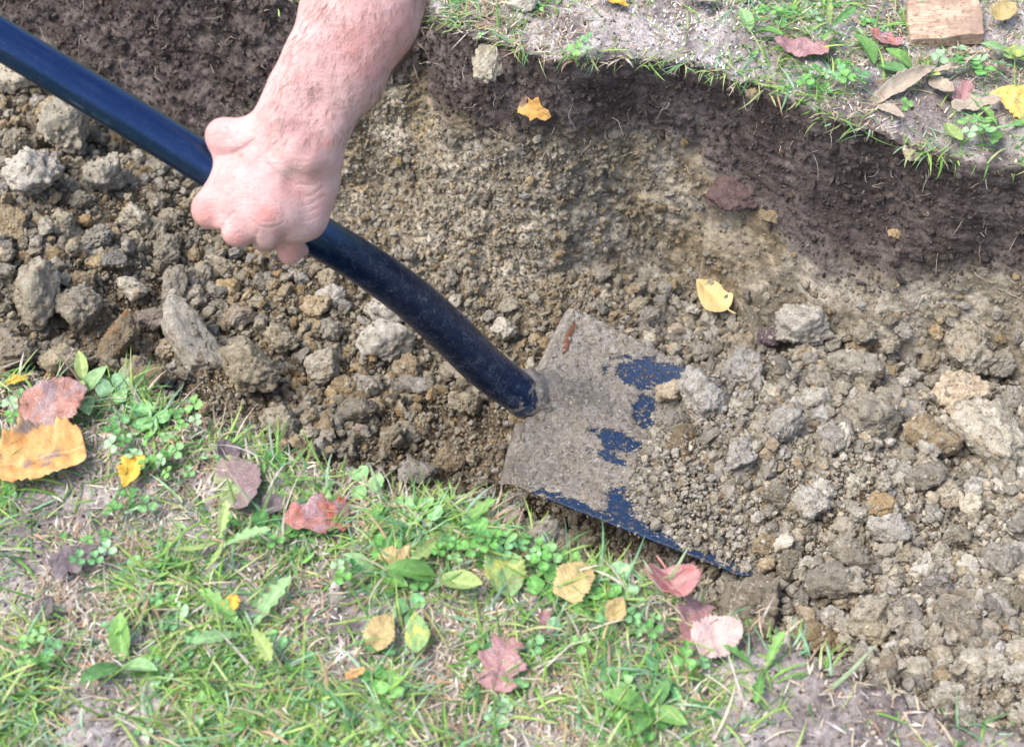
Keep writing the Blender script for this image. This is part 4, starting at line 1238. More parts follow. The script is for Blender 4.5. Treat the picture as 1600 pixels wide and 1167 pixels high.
def litter(name, idx, n, seed, label, white=0.0, lmax=.015):
    wl = patchy(idx, seed + 4, -.15) * (1 - 0.75 * smooth(900, 1150, _u[idx]) * (_v[idx] > 500))
    base, j = pick(idx, n, wl, seed)
    base[:, 2] += RNG.uniform(0.001, 0.004, n)
    rg_ = np.random.default_rng(seed + 1)
    L = .003 + lmax * rg_.random(n) ** 3; Wd = rg_.uniform(.0006, .0022, n)
    col = STRAW[rg_.choice(len(STRAW), n)] * rg_.uniform(.7, 1.2, (n, 1))
    if white > 0:
        u_ = _u[j]; v_ = _v[j]
        k_ = white * np.exp(-((u_ - 1150) / 190) ** 2 - ((v_ - 75) / 70) ** 2)
        ww = rg_.random(n) < k_
        col[ww] = np.array([.78, .77, .76]); L[ww] = rg_.uniform(.0015, .005, ww.sum()); Wd[ww] = rg_.uniform(.001, .0028, ww.sum())
    V, F, c = ribbons(base, rg_.uniform(0, 6.28, n), rg_.normal(0.05, .22, n), rg_.normal(0.1, .3, n), L, Wd, 3, col, 0.15)
    me = mesh_from(name, V, F, M_STRAW); color_attr(me, c)
    return tag(add_obj(name, me), label, "litter", None, "stuff")

def dens_near(idx):
    u_, v_ = _u[idx], _v[idx]
    d = patchy(idx, 201)
    d = d * (1 - 0.85 * np.exp(-((u_ - 1120) / 130) ** 2 - ((v_ - 1000) / 50) ** 2))       # bare soil by the pink leaves
    d = d * (1 - 0.75 * np.exp(-((u_ - 320) / 60) ** 2 - ((v_ - 935) / 40) ** 2))
    d = d * (1 - 0.6 * np.exp(-((u_ - 700) / 200) ** 2 - ((v_ - 985) / 45) ** 2))
    d = d * (1 - 0.8 * smooth(900, 1180, u_ + 0.4 * (v_ - 1000)))                             # sparse towards the right end
    d = d * (1 - 0.8 * np.exp(-((u_ - 860) / 60) ** 2 - ((v_ - 960) / 25) ** 2))
    return d
def dens_far(idx):
    u_, v_ = _u[idx], _v[idx]
    d = patchy(idx, 231) * (0.5 + 0.6 * smooth(1150, 1400, u_))
    return d * (1 - 0.5 * np.exp(-((u_ - 1150) / 120) ** 2 - ((v_ - 80) / 50) ** 2))
grass("near_grass", near_i, 19000, 301, dens_near, "short patchy green grass on the near lawn")
grass("far_grass", far_i, 9000, 321, dens_far, "sparse trodden grass on the far lawn", scale=1.05)
litter("near_straw", near_i, 17000, 341, "pale straw and dead grass bits strewn over the near lawn")
litter("far_straw", far_i, 12000, 361, "pale straw bits and white specks strewn over the far lawn", white=0.95)
# soil grains on both lawns
for nm, ix, sd, lb in (("near_grit", near_i, 381, "fine soil grit between the grass of the near lawn"), ("far_grit", far_i, 391, "fine soil grit between the grass of the far lawn")):
    p, r_, s_, _ = scatter(ix, 9000, 0.0006, 0.0026, 1.9, 0.5, sd)
    instancer(nm, p, r_, s_, crumb_sources(nm, (M_CLAY_GREY, M_TOPSOIL, M_CLAY_PALE), 2, 2, 1500 + sd), lb, "soil")

# the lawns go on beyond the picture: tufts of the same grass
tuft_c = bpy.data.collections.new("grass_tufts")
for k in range(6):
    rg_ = np.random.default_rng(880 + k); n = 46
    bs = np.stack([rg_.normal(0, .028, n), rg_.normal(0, .028, n), np.full(n, .001)], 1)
    L = .009 + .041 * rg_.random(n) ** 2; col = GREENS[rg_.choice(len(GREENS), n)] * rg_.uniform(.75, 1.25, (n, 1)); dry = rg_.random(n) < .3
    col[dry] = STRAW[rg_.choice(len(STRAW), dry.sum())]
    V, F, c = ribbons(bs, rg_.uniform(0, 6.28, n), rg_.uniform(.05, 1.0, n) * np.where(dry, .2, 1), rg_.uniform(.2, 1.7, n), L, rg_.uniform(.0009, .0024, n), 5, col)
    me = mesh_from("tuft", V, F, M_GRASS); color_attr(me, c); tuft_c.objects.link(bpy.data.objects.new("tuft", me))
for nm, zn, inn, n, sd in (("outer_near_grass", 0, near_i, 2600, 891), ("outer_far_grass", 4, far_i, 1900, 892)):
    idx = np.setdiff1d(np.where(_zf == zn)[0], inn); rg_ = np.random.default_rng(sd)
    w = _area[idx] * patchy(idx, sd); j = rg_.choice(idx, n, p=w / w.sum()); p = flat[_fi[j]] + np.stack([rg_.normal(0, .006, n), rg_.normal(0, .006, n), np.zeros(n)], 1)
    instancer(nm, p, np.stack([np.zeros(n), np.zeros(n), rg_.uniform(0, 6.28, n)], 1), np.repeat(rg_.uniform(.8, 1.2, (n, 1)), 3, 1), tuft_c, "patchy grass continuing beyond the " + ("near" if zn == 0 else "far") + " lawn shown", "grass")

# grass fringe hanging over the cut edges
def fringe(name, pxs, n, seed, label, out):
    rg_ = np.random.default_rng(seed)
    pts = np.array([find(u, v, [0, 4])[0] for u, v in pxs])
    k = rg_.random(n) * (len(pts) - 1); i0 = k.astype(int); f = (k - i0)[:, None]
    base = pts[i0] * (1 - f) + pts[i0 + 1] * f + np.stack([rg_.normal(0, .006, n), rg_.normal(0, .006, n), rg_.uniform(-.003, .002, n)], 1)
    dens = smooth(-.15, .25, fbm(base, 16, 2, seed)); keep = rg_.random(n) < (dens + .08) * np.where(project(base)[0] > 950, np.where(project(base)[1] > 500, 0.35, 1.0), 1.0)
    base = base[keep]; n = len(base)
    az = math.atan2(out[1], out[0]) + rg_.normal(0, .9, n)
    col = GREENS[rg_.choice(len(GREENS), n)] * rg_.uniform(.75, 1.25, (n, 1)); dry = rg_.random(n) < .3
    col[dry] = STRAW[rg_.choice(len(STRAW), dry.sum())]
    V, F, c = ribbons(base, az, rg_.uniform(.1, 1.3, n), rg_.uniform(.3, 2.0, n), rg_.uniform(.008, .029, n), rg_.uniform(.0008, .0022, n), 6, col, floor_lift=-0.03)
    me = mesh_from(name, V, F, M_GRASS); color_attr(me, c)
    return tag(add_obj(name, me), label, "grass", None, "stuff")
fringe("edge_grass", [(u, v + 8) for u, v in near_px[1:-2]], 900, 401, "grass tufts fringing the near cut edge of the trench", DT)
fringe("edge_grass", [(u, v - 8) for u, v in far_px[:-1]], 700, 411, "grass tufts fringing the far cut edge of the trench", -DT)

# ------------------------------------------------------------------ leaves
def prof_birch(t): return np.clip(np.sin(np.pi * np.clip(t, 0, 1) ** 0.72), 0, 1) ** 0.9 * (1 - 0.25 * t)
def prof_aspen(t): return np.sqrt(np.clip(1 - ((t - 0.46) / 0.52) ** 2, 0, 1)) * (1 - 0.18 * t)
def prof_oval(t): return np.sin(np.pi * np.clip(t, 0, 1) ** 0.85) ** 0.75
def prof_lobed(t): return np.sin(np.pi * np.clip(t, 0, 1) ** 1.3) ** 0.7 * (0.42 + 0.58 * np.abs(((t * 5.5) % 1) - 0.25))
def prof_torn(t): return prof_aspen(t) * (0.8 + 0.2 * np.sin(t * 17))
PROF = dict(birch=prof_birch, aspen=prof_aspen, oval=prof_oval, lobed=prof_lobed, torn=prof_torn)

def leaf_mesh(name, L, Wd, shape, mat, seed, serr=0.06, curl=0.10, fold=0.06, wrinkle=0.04, ragged=0.0, nv=44, nu=15, col=None, stalk=0.0, bendk=0.0):
    rg_ = np.random.default_rng(seed)
    t = np.linspace(0.004, 0.996, nv); uu = np.linspace(-1, 1, nu)
    tt, U = np.meshgrid(t, uu, indexing='ij')
    w = PROF[shape](tt)
    saw = ((tt * 11 + 0.3 * rg_.random()) % 1) - 0.5
    w = w * (1 + serr * saw * 2 * (np.abs(U) > .8))
    if ragged:
        rn = fbm(np.stack([tt.ravel() * 5, np.sign(U.ravel()) * 3, np.full(tt.size, seed * .37)], 1), 1, 3, seed).reshape(tt.shape)
        w = w * (1 + ragged * rn)
    x = U * w * Wd / 2; y = (tt - 0.5) * L
    z = fold * Wd * np.abs(U * w) + curl * L * ((tt - .5) ** 2 * 2) * rg_.choice((1, 1, -1)) + curl * Wd * (U * w) ** 2 * rg_.uniform(-.6, 1.2)
    z = z + wrinkle * Wd * fbm(np.stack([x.ravel() / Wd * 3, y.ravel() / Wd * 3, np.full(x.size, seed * 1.7)], 1), 1.0, 3, seed).reshape(x.shape)
    if bendk: z = z + bendk * L * (tt ** 2)
    V = np.stack([x, y, z], -1).reshape(-1, 3)
    F = grid_faces(nv, nu)
    uv = np.stack([(U * w * .5 + .5).ravel(), tt.ravel()], 1)
    if stalk > 0:
        b = len(V); ks = np.linspace(0, 1, 6); r_ = 0.0005 + 0.00002 * L
        sp = np.stack([0.15 * stalk * ks ** 2, -0.5 * L - stalk * ks, z[0, nu // 2] + 0.25 * stalk * ks ** 1.5], 1)
        sV, sF = tube(sp, np.full(6, r_ * 1.2), 5, upv=(1, 0, 0.2))
        V = np.vstack([V, sV]); F = np.vstack([F, sF + b]); uv = np.vstack([uv, np.tile([[0.5, 0.3]], (len(sV), 1))])
    me = mesh_from(name, V, F, mat); set_uv(me, uv)
    if col is not None:
        cv = np.tile(np.array(col)[None], (len(V), 1))
        vein = np.exp(-((uv[:, 0] - .5) / .03) ** 2)[:, None]
        cv = cv * (1 + 0.35 * vein) * (0.85 + 0.3 * uv[:, 1:2])
        color_attr(me, cv)
    return me

def orient(o, p, n, ang, lift=0.004, tilt=(0, 0), scale=1.0):
    """lay a leaf down at p with its tip pointing at picture angle ang (0 right, 90 away)"""
    nz = (Vector(n) * 0.35 + Vector((0, 0, 0.65))).normalized()
    y = Vector((math.cos(R(ang)), math.sin(R(ang)), 0)); y = (y - nz * y.dot(nz)).normalized(); x = y.cross(nz)
    M = Matrix((x, y, nz)).transposed() @ Matrix.Rotation(R(tilt[0]), 3, 'X') @ Matrix.Rotation(R(tilt[1]), 3, 'Y')
    o.matrix_world = Matrix.Translation(Vector(p) + nz * lift) @ M.to_4x4() @ Matrix.Scale(scale, 4)

L_ORANGE = leaf_mat("leaf_orange", (0.66, 0.30, 0.07), (0.74, 0.47, 0.17), (0.12, 0.08, 0.07), 0.5, (0.80, 0.60, 0.30), 0.25, 1.0, (0.22, 0.17, 0.16), -0.45)
L_BROWNRED = leaf_mat("leaf_brown_red", (0.33, 0.125, 0.085), (0.42, 0.22, 0.17), (0.10, 0.05, 0.05), 0.5, (0.45, 0.25, 0.18), 0.4, 2.2, (0.36, 0.24, 0.24), 0.0)
L_YELLOW = leaf_mat("leaf_yellow", (0.80, 0.42, 0.04), (0.85, 0.56, 0.09), (0.25, 0.13, 0.03), 0.4, (0.85, 0.65, 0.2), 0.08, 3.1)
L_PALEYELLOW = leaf_mat("leaf_pale_yellow", (0.78, 0.60, 0.24), (0.84, 0.69, 0.33), (0.45, 0.25, 0.07), 0.25, (0.80, 0.62, 0.28), 0.05, 4.4)
L_PURPLEGREEN = leaf_mat("leaf_purple_green", (0.20, 0.12, 0.135), (0.26, 0.19, 0.17), (0.08, 0.05, 0.05), 0.4, (0.42, 0.42, 0.25), 0.25, 5.2, (0.27, 0.36, 0.14), -0.2)
L_RED = leaf_mat("leaf_red", (0.50, 0.10, 0.04), (0.42, 0.17, 0.14), (0.15, 0.05, 0.05), 0.5, (0.50, 0.25, 0.2), 0.45, 6.1, (0.36, 0.20, 0.22), -0.1)
L_PINK = leaf_mat("leaf_pink", (0.45, 0.145, 0.145), (0.56, 0.30, 0.28), (0.22, 0.07, 0.07), 0.4, (0.6, 0.35, 0.32), 0.35, 7.3, (0.42, 0.115, 0.09), -0.4)
L_PALEPINK = leaf_mat("leaf_pale_pink", (0.50, 0.34, 0.31), (0.60, 0.45, 0.41), (0.28, 0.15, 0.14), 0.4, (0.62, 0.48, 0.42), 0.5, 8.3)
L_MAUVE = leaf_mat("leaf_mauve", (0.36, 0.165, 0.165), (0.46, 0.25, 0.25), (0.15, 0.06, 0.07), 0.45, (0.30, 0.16, 0.15), 0.4, 9.7)
L_DARK = leaf_mat("leaf_dark_purple", (0.11, 0.08, 0.09), (0.19, 0.145, 0.15), (0.05, 0.03, 0.03), 0.4, (0.25, 0.2, 0.2), 0.4, 10.1)
L_GREENYEL = leaf_mat("leaf_green_yellow", (0.28, 0.42, 0.13), (0.62, 0.58, 0.13), (0.3, 0.2, 0.05), 0.25, (0.55, 0.62, 0.3), 0.15, 11.3, (0.22, 0.40, 0.15), 0.0)
L_YELBROWN = leaf_mat("leaf_yellow_brown", (0.47, 0.35, 0.14), (0.58, 0.46, 0.21), (0.2, 0.12, 0.06), 0.5, (0.6, 0.45, 0.2), 0.2, 12.5, (0.24, 0.18, 0.15), -0.7)
L_DRY = leaf_mat("leaf_dry_tan", (0.40, 0.32, 0.24), (0.52, 0.45, 0.35), (0.2, 0.14, 0.1), 0.4, (0.55, 0.47, 0.37), 0.3, 13.5)
L_SPOTTED = leaf_mat("leaf_yellow_spotted", (0.80, 0.50, 0.10), (0.85, 0.58, 0.20), (0.07, 0.04, 0.03), 0.95, (0.82, 0.6, 0.3), 0.1, 14.2)
L_TORN = leaf_mat("leaf_torn_orange", (0.62, 0.30, 0.05), (0.68, 0.42, 0.12), (0.1, 0.06, 0.04), 0.6, (0.5, 0.35, 0.2), 0.2, 15.2, (0.20, 0.14, 0.11), -0.5)

FALLEN = [
 # u, v, length px, width px, angle, tilt, shape, material, stalk px, ragged, label
 (62, 728, 134, 112, 200, (4, -8), 'aspen', L_ORANGE, 0, .32, "big orange leaf with dark rotten patches on the near grass"),
 (98, 655, 100, 84, 35, (12, 10), 'aspen', L_BROWNRED, 0, .2, "brownish red leaf overlapping the big orange leaf"),
 (206, 752, 62, 44, 262, (5, 6), 'birch', L_YELLOW, 0, .25, "small bright yellow leaf in the near grass"),
 (378, 768, 108, 80, 300, (8, 22), 'oval', L_PURPLEGREEN, 0, .1, "folded purple and green leaf on the near grass"),
 (428, 800, 40, 34, 20, (6, 5), 'aspen', L_DARK, 14, .2, "small dark leaf between folded leaf and red leaf"),
 (497, 818, 98, 78, 190, (10, -6), 'torn', L_RED, 0, .35, "crumpled orange red leaf beside the folded purple leaf"),
 (118, 882, 66, 56, 30, (16, 14), 'torn', L_DARK, 0, .35, "curled dark brown leaf in the near grass"),
 (72, 962, 34, 26, 70, (20, 10), 'oval', L_DARK, 0, .2, "tiny dark purple leaf low on the left"),
 (362, 715, 42, 34, 120, (10, 20), 'oval', L_DARK, 0, .2, "dark dusty leaf fragment at the cut edge above the folded leaf"),
 (622, 884, 60, 52, 150, (6, 4), 'torn', L_YELBROWN, 0, .4, "yellow blotched leaf left of the clover patch"),
 (787, 900, 84, 62, 110, (8, 10), 'oval', L_GREENYEL, 26, .05, "green leaf fading to yellow under the clover"),
 (897, 920, 66, 62, 60, (8, -6), 'aspen', L_YELBROWN, 0, .15, "rounded yellow brown leaf near the cut edge"),
 (962, 960, 42, 30, 60, (15, 10), 'oval', L_YELBROWN, 30, .2, "small pale yellow curled leaf right of the rounded one"),
 (600, 1000, 66, 42, 65, (8, 8), 'oval', L_YELBROWN, 0, .2, "olive brown leaf low in the middle of the near lawn"),
 (650, 1000, 62, 36, 95, (8, -10), 'oval', L_GREENYEL, 0, .1, "yellow green leaf beside the olive brown leaf"),
 (790, 1045, 92, 80, 75, (4, 4), 'torn', L_MAUVE, 0, .12, "flat mauve red leaf at the bottom of the near lawn"),
 (1072, 918, 92, 82, 280, (30, 0), 'aspen', L_PINK, 34, .08, "pink red leaf standing with its stalk at the cut edge"),
 (1085, 975, 74, 64, 250, (4, 2), 'torn', L_MAUVE, 0, .25, "muddy red leaf flat on bare soil below the standing pink leaf"),
 (1125, 1003, 74, 68, 20, (10, 6), 'aspen', L_PALEPINK, 0, .12, "pale dusty pink leaf right of the muddy red leaf"),
 (365, 950, 30, 24, 80, (10, 0), 'oval', L_YELLOW, 0, .3, "yellow leaf scrap beside the bare patch"),
 (555, 1060, 30, 18, 20, (5, 5), 'torn', L_ORANGE, 0, .3, "orange brown leaf scrap at the bottom"),
 (28, 608, 34, 20, 10, (10, 0), 'torn', L_YELLOW, 0, .4, "yellow leaf scrap at the left end of the cut edge"),
 (850, 980, 34, 28, 100, (15, 12), 'torn', L_MAUVE, 0, .3, "small maroon leaf scrap in the middle of the near lawn"),
 # far side
 (1584, 168, 84, 72, 160, (14, -10), 'birch', L_SPOTTED, 0, .2, "yellow leaf with black spots at the right edge"),
 (955, 8, 60, 26, 175, (8, 16), 'birch', L_YELLOW, 0, .2, "orange yellow leaf at the top of the far lawn"),
 (1090, 6, 62, 26, 170, (6, 6), 'oval', L_DRY, 0, .2, "pale dead leaf at the top of the far lawn"),
 (1245, 84, 80, 60, 170, (5, 4), 'torn', L_MAUVE, 0, .25, "dusty purple red leaf left of the wood block"),
 (1376, 72, 50, 36, 150, (8, 4), 'torn', L_RED, 0, .3, "small red leaf just left of the wood block"),
 (1497, 158, 48, 34, 60, (10, 10), 'torn', L_MAUVE, 0, .3, "small maroon leaf under the dead leaf strips"),
 (1410, 140, 120, 26, 28, (14, 20), 'oval', L_DRY, 0, .2, "long twisted dead leaf on the far turf edge"),
 (1475, 120, 90, 22, 15, (10, -25), 'oval', L_DRY, 0, .2, "narrow dead leaf lying across the twisted one"),
 (1468, 150, 60, 26, 290, (20, 12), 'oval', L_DRY, 0, .25, "curled pale dead leaf hanging over the turf edge"),
 (1520, 172, 70, 26, 0, (12, 16), 'torn', L_DRY, 0, .25, "crumpled dead leaf left of the black spotted leaf"),
 (1385, 180, 56, 16, 300, (18, 20), 'oval', L_DRY, 0, .25, "thin dead leaf drooping over the dark cut edge"),
 (1560, 30, 46, 34, 40, (8, 8), 'aspen', L_YELBROWN, 0, .2, "yellowish leaf right of the wood block"),
 (1580, 95, 40, 24, 15, (10, 8), 'oval', L_GREENYEL, 0, .2, "yellow green leaf above the black spotted leaf"),
 # in the trench
 (1110, 470, 64, 56, 128, (10, 12), 'birch', L_PALEYELLOW, 14, .05, "pale yellow birch leaf lying on the loose clay"),
]
for k, (u, v, Lp, Wp, an, tl, shp, mt, stk, rag, lb) in enumerate(FALLEN):
    tr = v == 470
    p, n, D = find(u, v, [2, 3] if tr else ([4] if v < 330 else [0]))
    kx = D / FPX
    me = leaf_mesh("fallen_leaf", Lp * kx * 1.08, Wp * kx * 1.08, shp, mt, 40 + k, 0.03 if tr else 0.09, 0.08 if tr else 0.20, 0.12, 0.05 if tr else 0.14, rag * (not tr) + .06 * (not tr), stalk=stk * kx)
    o = add_obj("fallen_leaf", me)
    orient(o, p, n, an, 0.017 if tr else (0.022 if v in (655, 918) else 0.011), tl)
    o.modifiers.new("thickness", 'SOLIDIFY').thickness = 0.0004
    tag(o, lb, "leaf", "fallen autumn leaves")
# the torn leaf stuck on the far face
p, n, D = find(836, 176, [3])
me = leaf_mesh("fallen_leaf", 56 * D / FPX, 40 * D / FPX, 'torn', L_TORN, 99, 0.05, 0.15, 0.08, 0.10, 0.5)
o = add_obj("fallen_leaf", me)
nz = Vector((-DT[0] * .8, -DT[1] * .8, 0.6)).normalized(); y = Vector((0.85, -0.2, -0.25)); y = (y - nz * y.dot(nz)).normalized(); x = y.cross(nz)
o.matrix_world = Matrix.Translation(Vector(p) + nz * 0.008) @ Matrix((x, y, nz)).transposed().to_4x4()
tag(o, "torn orange leaf stuck to the dark trench face", "leaf", "fallen autumn leaves")

# weeds: each plant its own thing, each leaf a part
def clover_leaf_mesh(seed, col):
    rg_ = np.random.default_rng(seed); Vs, Fs, Cs = [], [], []; b = 0
    nv, nu = 9, 7
    for k in range(3):
        a = k * 2.094 + rg_.normal(0, .12)
        t, U = np.meshgrid(np.linspace(0.02, 1, nv), np.linspace(-1, 1, nu), indexing='ij')
        w = np.sin(np.pi * np.clip(t, 0, .97) ** 1.35) ** 0.62 * 0.46
        x = U * w; y = 0.06 + t * 0.9 - 0.08 * (t > .9) * (1 - np.abs(U))
        z = 0.18 * np.abs(x) + 0.12 * y * rg_.uniform(-.4, 1) + 0.03 * rg_.normal(0, 1, x.shape) * 0.3
        ca, sa = math.cos(a), math.sin(a)
        Vs.append(np.stack([x * ca - y * sa, x * sa + y * ca, z], -1).reshape(-1, 3)); Fs.append(grid_faces(nv, nu) + b); b += nv * nu
        mark = np.exp(-((t - .55 - .25 * np.abs(U)) / .09) ** 2).reshape(-1, 1)
        Cs.append(np.array(col)[None] * rg_.uniform(.85, 1.15) * (1 + 0.55 * mark) + 0.03 * mark)
    # its thin stalk reaches the ground
    sV, sF = tube(np.stack([np.zeros(5), 0.2 * np.linspace(0, 1, 5) ** 2, -np.linspace(0, 1.3, 5)], 1), np.full(5, 0.035), 5, upv=(1, 0, 0))
    Vs.append(sV); Fs.append(sF + b); Cs.append(np.tile(np.array([[.2, .32, .12]]), (len(sV), 1)))
    me = mesh_from("clover_leaf", np.vstack(Vs), np.vstack(Fs), M_WEED); color_attr(me, np.vstack(Cs)); return me
CLM = [clover_leaf_mesh(600 + k, c) for k, c in enumerate([(.13, .33, .075), (.19, .41, .11), (.10, .27, .07), (.23, .45, .17), (.30, .50, .27), (.16, .37, .15)])]
BLC = [(.14, .30, .08), (.19, .36, .10), (.26, .43, .19), (.12, .26, .09), (.32, .42, .15)]
BLM = {sh: [leaf_mesh("leaf", 1.0, wd, sh, M_WEED, 700 + k, 0.0, 0.14, 0.12, 0.05, 0.08, 22, 9, col=c, stalk=0.25, bendk=0.08) for k, c in enumerate(BLC)] for sh, wd in (('oval', .46), ('lobed', .42))}

WEEDS = [
 # type, u, v, leaf px, leaves, spread px, label
 ('clover', 756, 864, 24, 4, 22, "pale clover plant above the fading green leaf"),
 ('clover', 806, 862, 24, 4, 20, "clover plant at the cut edge right of the pale clover"),
 ('clover', 842, 876, 22, 4, 20, "clover plant overhanging the trench near the rounded leaf"),
 ('clover', 246, 722, 19, 6, 30, "clover plant right of the small yellow leaf"),
 ('clover', 190, 700, 18, 4, 20, "clover plant above the small yellow leaf"),
 ('clover', 272, 742, 18, 4, 24, "clover plant between yellow leaf and folded leaf"),
 ('clover', 215, 800, 20, 4, 24, "clover plant below the small yellow leaf"),
 ('clover', 40, 655, 18, 4, 20, "clover sprig left of the brownish red leaf"),
 ('clover', 300, 655, 20, 4, 24, "clover plant at the cut edge above the grass"),
 ('clover', 160, 880, 20, 5, 28, "clover plant right of the curled dark leaf"),
 ('clover', 60, 1030, 20, 5, 30, "clover plant low on the left under the tiny purple leaf"),
 ('clover', 540, 900, 20, 4, 24, "clover plant below the crumpled red leaf"),
 ('clover', 700, 870, 20, 4, 22, "clover plant left of the pale clover"),
  ('clover', 1010, 990, 18, 4, 24, "clover plant left of the muddy red leaf"),
 ('clover', 1075, 1045, 22, 3, 18, "clover sprig on the bare soil at the bottom"),
 ('clover', 914, 84, 19, 3, 14, "single clover sprig hanging over the dark far face"),
 ('clover', 1320, 130, 22, 5, 28, "clover plant at the far edge left of the dead leaves"),
 ('clover', 1280, 140, 18, 4, 22, "clover sprig over the dark cut edge in the middle"),
 ('clover', 1550, 120, 22, 4, 24, "clover plant above the black spotted leaf"),
 ('clover', 1490, 108, 22, 4, 24, "clover plant directly below the wood block"),
 ('clover', 1200, 40, 18, 4, 24, "clover sprig in the dusty white patch"),
 ('clover', 1520, 220, 22, 4, 24, "clover plant hanging at the far edge near the right"),
 ('broad', 690, 905, 78, 2, 10, "pair of broad green leaves left of the clover patch"),
 ('broad', 590, 905, 60, 2, 10, "broad green leaf behind the yellow blotched leaf"),
 ('broad', 190, 1045, 74, 3, 8, "broad pale green plantain low on the left"),
 ('broad', 130, 618, 66, 3, 6, "upright green blade leaves at the left cut edge"),
 ('broad', 145, 590, 60, 2, 4, "tall pale leaf sticking up at the left cut edge"),
 ('lobed', 385, 990, 100, 4, 8, "dandelion rosette below the bare soil patch"),
 ('lobed', 340, 850, 80, 4, 8, "dandelion rosette left of the crumpled red leaf"),
 ('lobed', 700, 842, 90, 2, 6, "dandelion leaves along the cut edge left of the clover"),
 ('lobed', 1190, 1048, 66, 3, 6, "dandelion seedling at the bottom right of the near lawn"),
 ('broad', 1370, 102, 62, 2, 8, "broad pale green leaf at the far edge under the red leaf"),
 ('broad', 1470, 205, 70, 1, 4, "single green leaf hanging down over the far cut"),
 ('broad', 1585, 90, 64, 3, 8, "plantain at the right edge of the far lawn"),
 ('lobed', 1300, 50, 56, 3, 8, "lobed weed left of the small red leaf"),
 ('broad', 1170, 55, 50, 2, 8, "narrow green leaf in the dusty white patch"),
 ('lobed', 1560, 205, 70, 3, 8, "lobed weed leaves under the black spotted leaf"),
 ('broad', 1430, 118, 50, 2, 8, "small plantain leaf among the dead leaf strips"),
 ('broad', 1020, 1110, 70, 4, 8, "plantain rosette at the bottom below the bare soil"),
]
rgw = np.random.default_rng(17)
for typ, u, v, lp, nl, spr, lb in WEEDS:
    p, n, D = find(u, v, [4] if v < 330 else [0])
    k = D / FPX
    nm = {'clover': 'clover_plant', 'broad': 'plantain', 'lobed': 'dandelion'}[typ]
    root = empty(nm, tuple(p)); tag(root, lb, "plant" if typ != 'clover' else "clover", {'clover': "clover plants in the turf", 'broad': "broad leaved weeds in the turf", 'lobed': "dandelion weeds in the turf"}[typ])
    a0 = rgw.uniform(0, 360)
    for i in range(nl):
        if typ == 'clover':
            o = add_obj("leaf", CLM[rgw.integers(len(CLM))], root)
            h = rgw.uniform(.010, .020); s_ = lp * k * 0.82 * rgw.uniform(.7, 1.15)
            a = R(a0 + i * 360 / nl); rr = spr * k * rgw.uniform(.4, 1.2) * (nl > 1)
            o.matrix_parent_inverse = Matrix.Identity(4)
            o.location = (rr * math.cos(a), rr * math.sin(a), h)
            o.rotation_euler = (rgw.normal(0.05, .3), rgw.normal(0, .3), rgw.uniform(0, 6.28)); o.scale = (s_, s_, max(s_, h / 1.2))
        else:
            o = add_obj("leaf", BLM['oval' if typ == 'broad' else 'lobed'][rgw.integers(5)], root)
            s_ = lp * k * rgw.uniform(.8, 1.1); a = R(a0 + i * 360 / max(nl, 1) + rgw.normal(0, 18))
            el = rgw.uniform(.1, .45)
            o.rotation_euler = (el, rgw.normal(0, .25), a - math.pi / 2)
            d = s_ * 0.55
            o.location = (d * math.cos(a) * math.cos(el), d * math.sin(a) * math.cos(el), 0.006 + d * math.sin(el)); o.scale = (s_, s_, s_)

# small ground cover between them
gc = bpy.data.collections.new("ground_cover_leaves")
for me in CLM + BLM['oval'][:4] + BLM['lobed'][:3]:
    gc.objects.link(bpy.data.objects.new("cover_leaf", me))
def cover(name, idx, n, seed, w, label):
    rg_ = np.random.default_rng(seed); base, j = pick(idx, n, w, seed)
    s_ = rg_.uniform(.004, .010, n); base[:, 2] += rg_.uniform(.002, .008, n)
    order = rg_.random(n) < 0.62
    rot = np.stack([rg_.normal(0, .35, n), rg_.normal(0, .35, n), rg_.uniform(0, 6.28, n)], 1)
    big = rg_.random(n) < .3; s_[big] *= 1.7
    return instancer(name, base, rot, np.repeat(s_[:, None], 3, 1), gc, label, "plants")
cover("near_ground_cover", near_i, 750, 421, dens_near(near_i) ** 1.3 * smooth(1150, 1000, _u[near_i]), "tiny weed leaves mixed into the near grass")
cover("far_ground_cover", far_i, 800, 431, dens_far(far_i) ** 1.3, "tiny weed leaves mixed into the far grass")

# stalks of grass that stand out singly at the cut edge
for u, v, u2, v2, lb in ((1030, 920, 1078, 850, "single pale grass blade standing before the blade's near edge"), (1022, 905, 1002, 868, "short bent grass blade left of the standing one"), (600, 780, 575, 720, "bright green grass blade at the cut edge left of the blade corner"), (1295, 1075, 1370, 1005, "single grass blade over the clods at the lower cut edge")):
    p, n, D = find(u, v, [0]); q2 = P(u2, v2, D * 0.985)
    pth = catmull([p - np.array([0, 0, .004]), p * .55 + q2 * .45 + np.array([0, -.004, .006]), q2], 6)
    kt = np.linspace(0, 1, len(pth)); tg = np.gradient(pth, axis=0); tg /= np.linalg.norm(tg, axis=1, keepdims=True)
    sd = np.cross(tg, np.array([0, -.5, .8])); sd /= np.linalg.norm(sd, axis=1, keepdims=True); w_ = (0.0016 * (1 - kt ** 2.5) + .0001)[:, None]
    V = np.stack([pth + sd * w_, pth + np.array([0, -.0005, .0003]), pth - sd * w_], 1).reshape(-1, 3)
    me = mesh_from("grass_blade", V, grid_faces(len(pth), 3), M_GRASS); color_attr(me, np.tile([[.36, .46, .27]], (len(V), 1)))
    tag(add_obj("grass_blade", me), lb, "grass blade", "single grass blades at the cut edge")

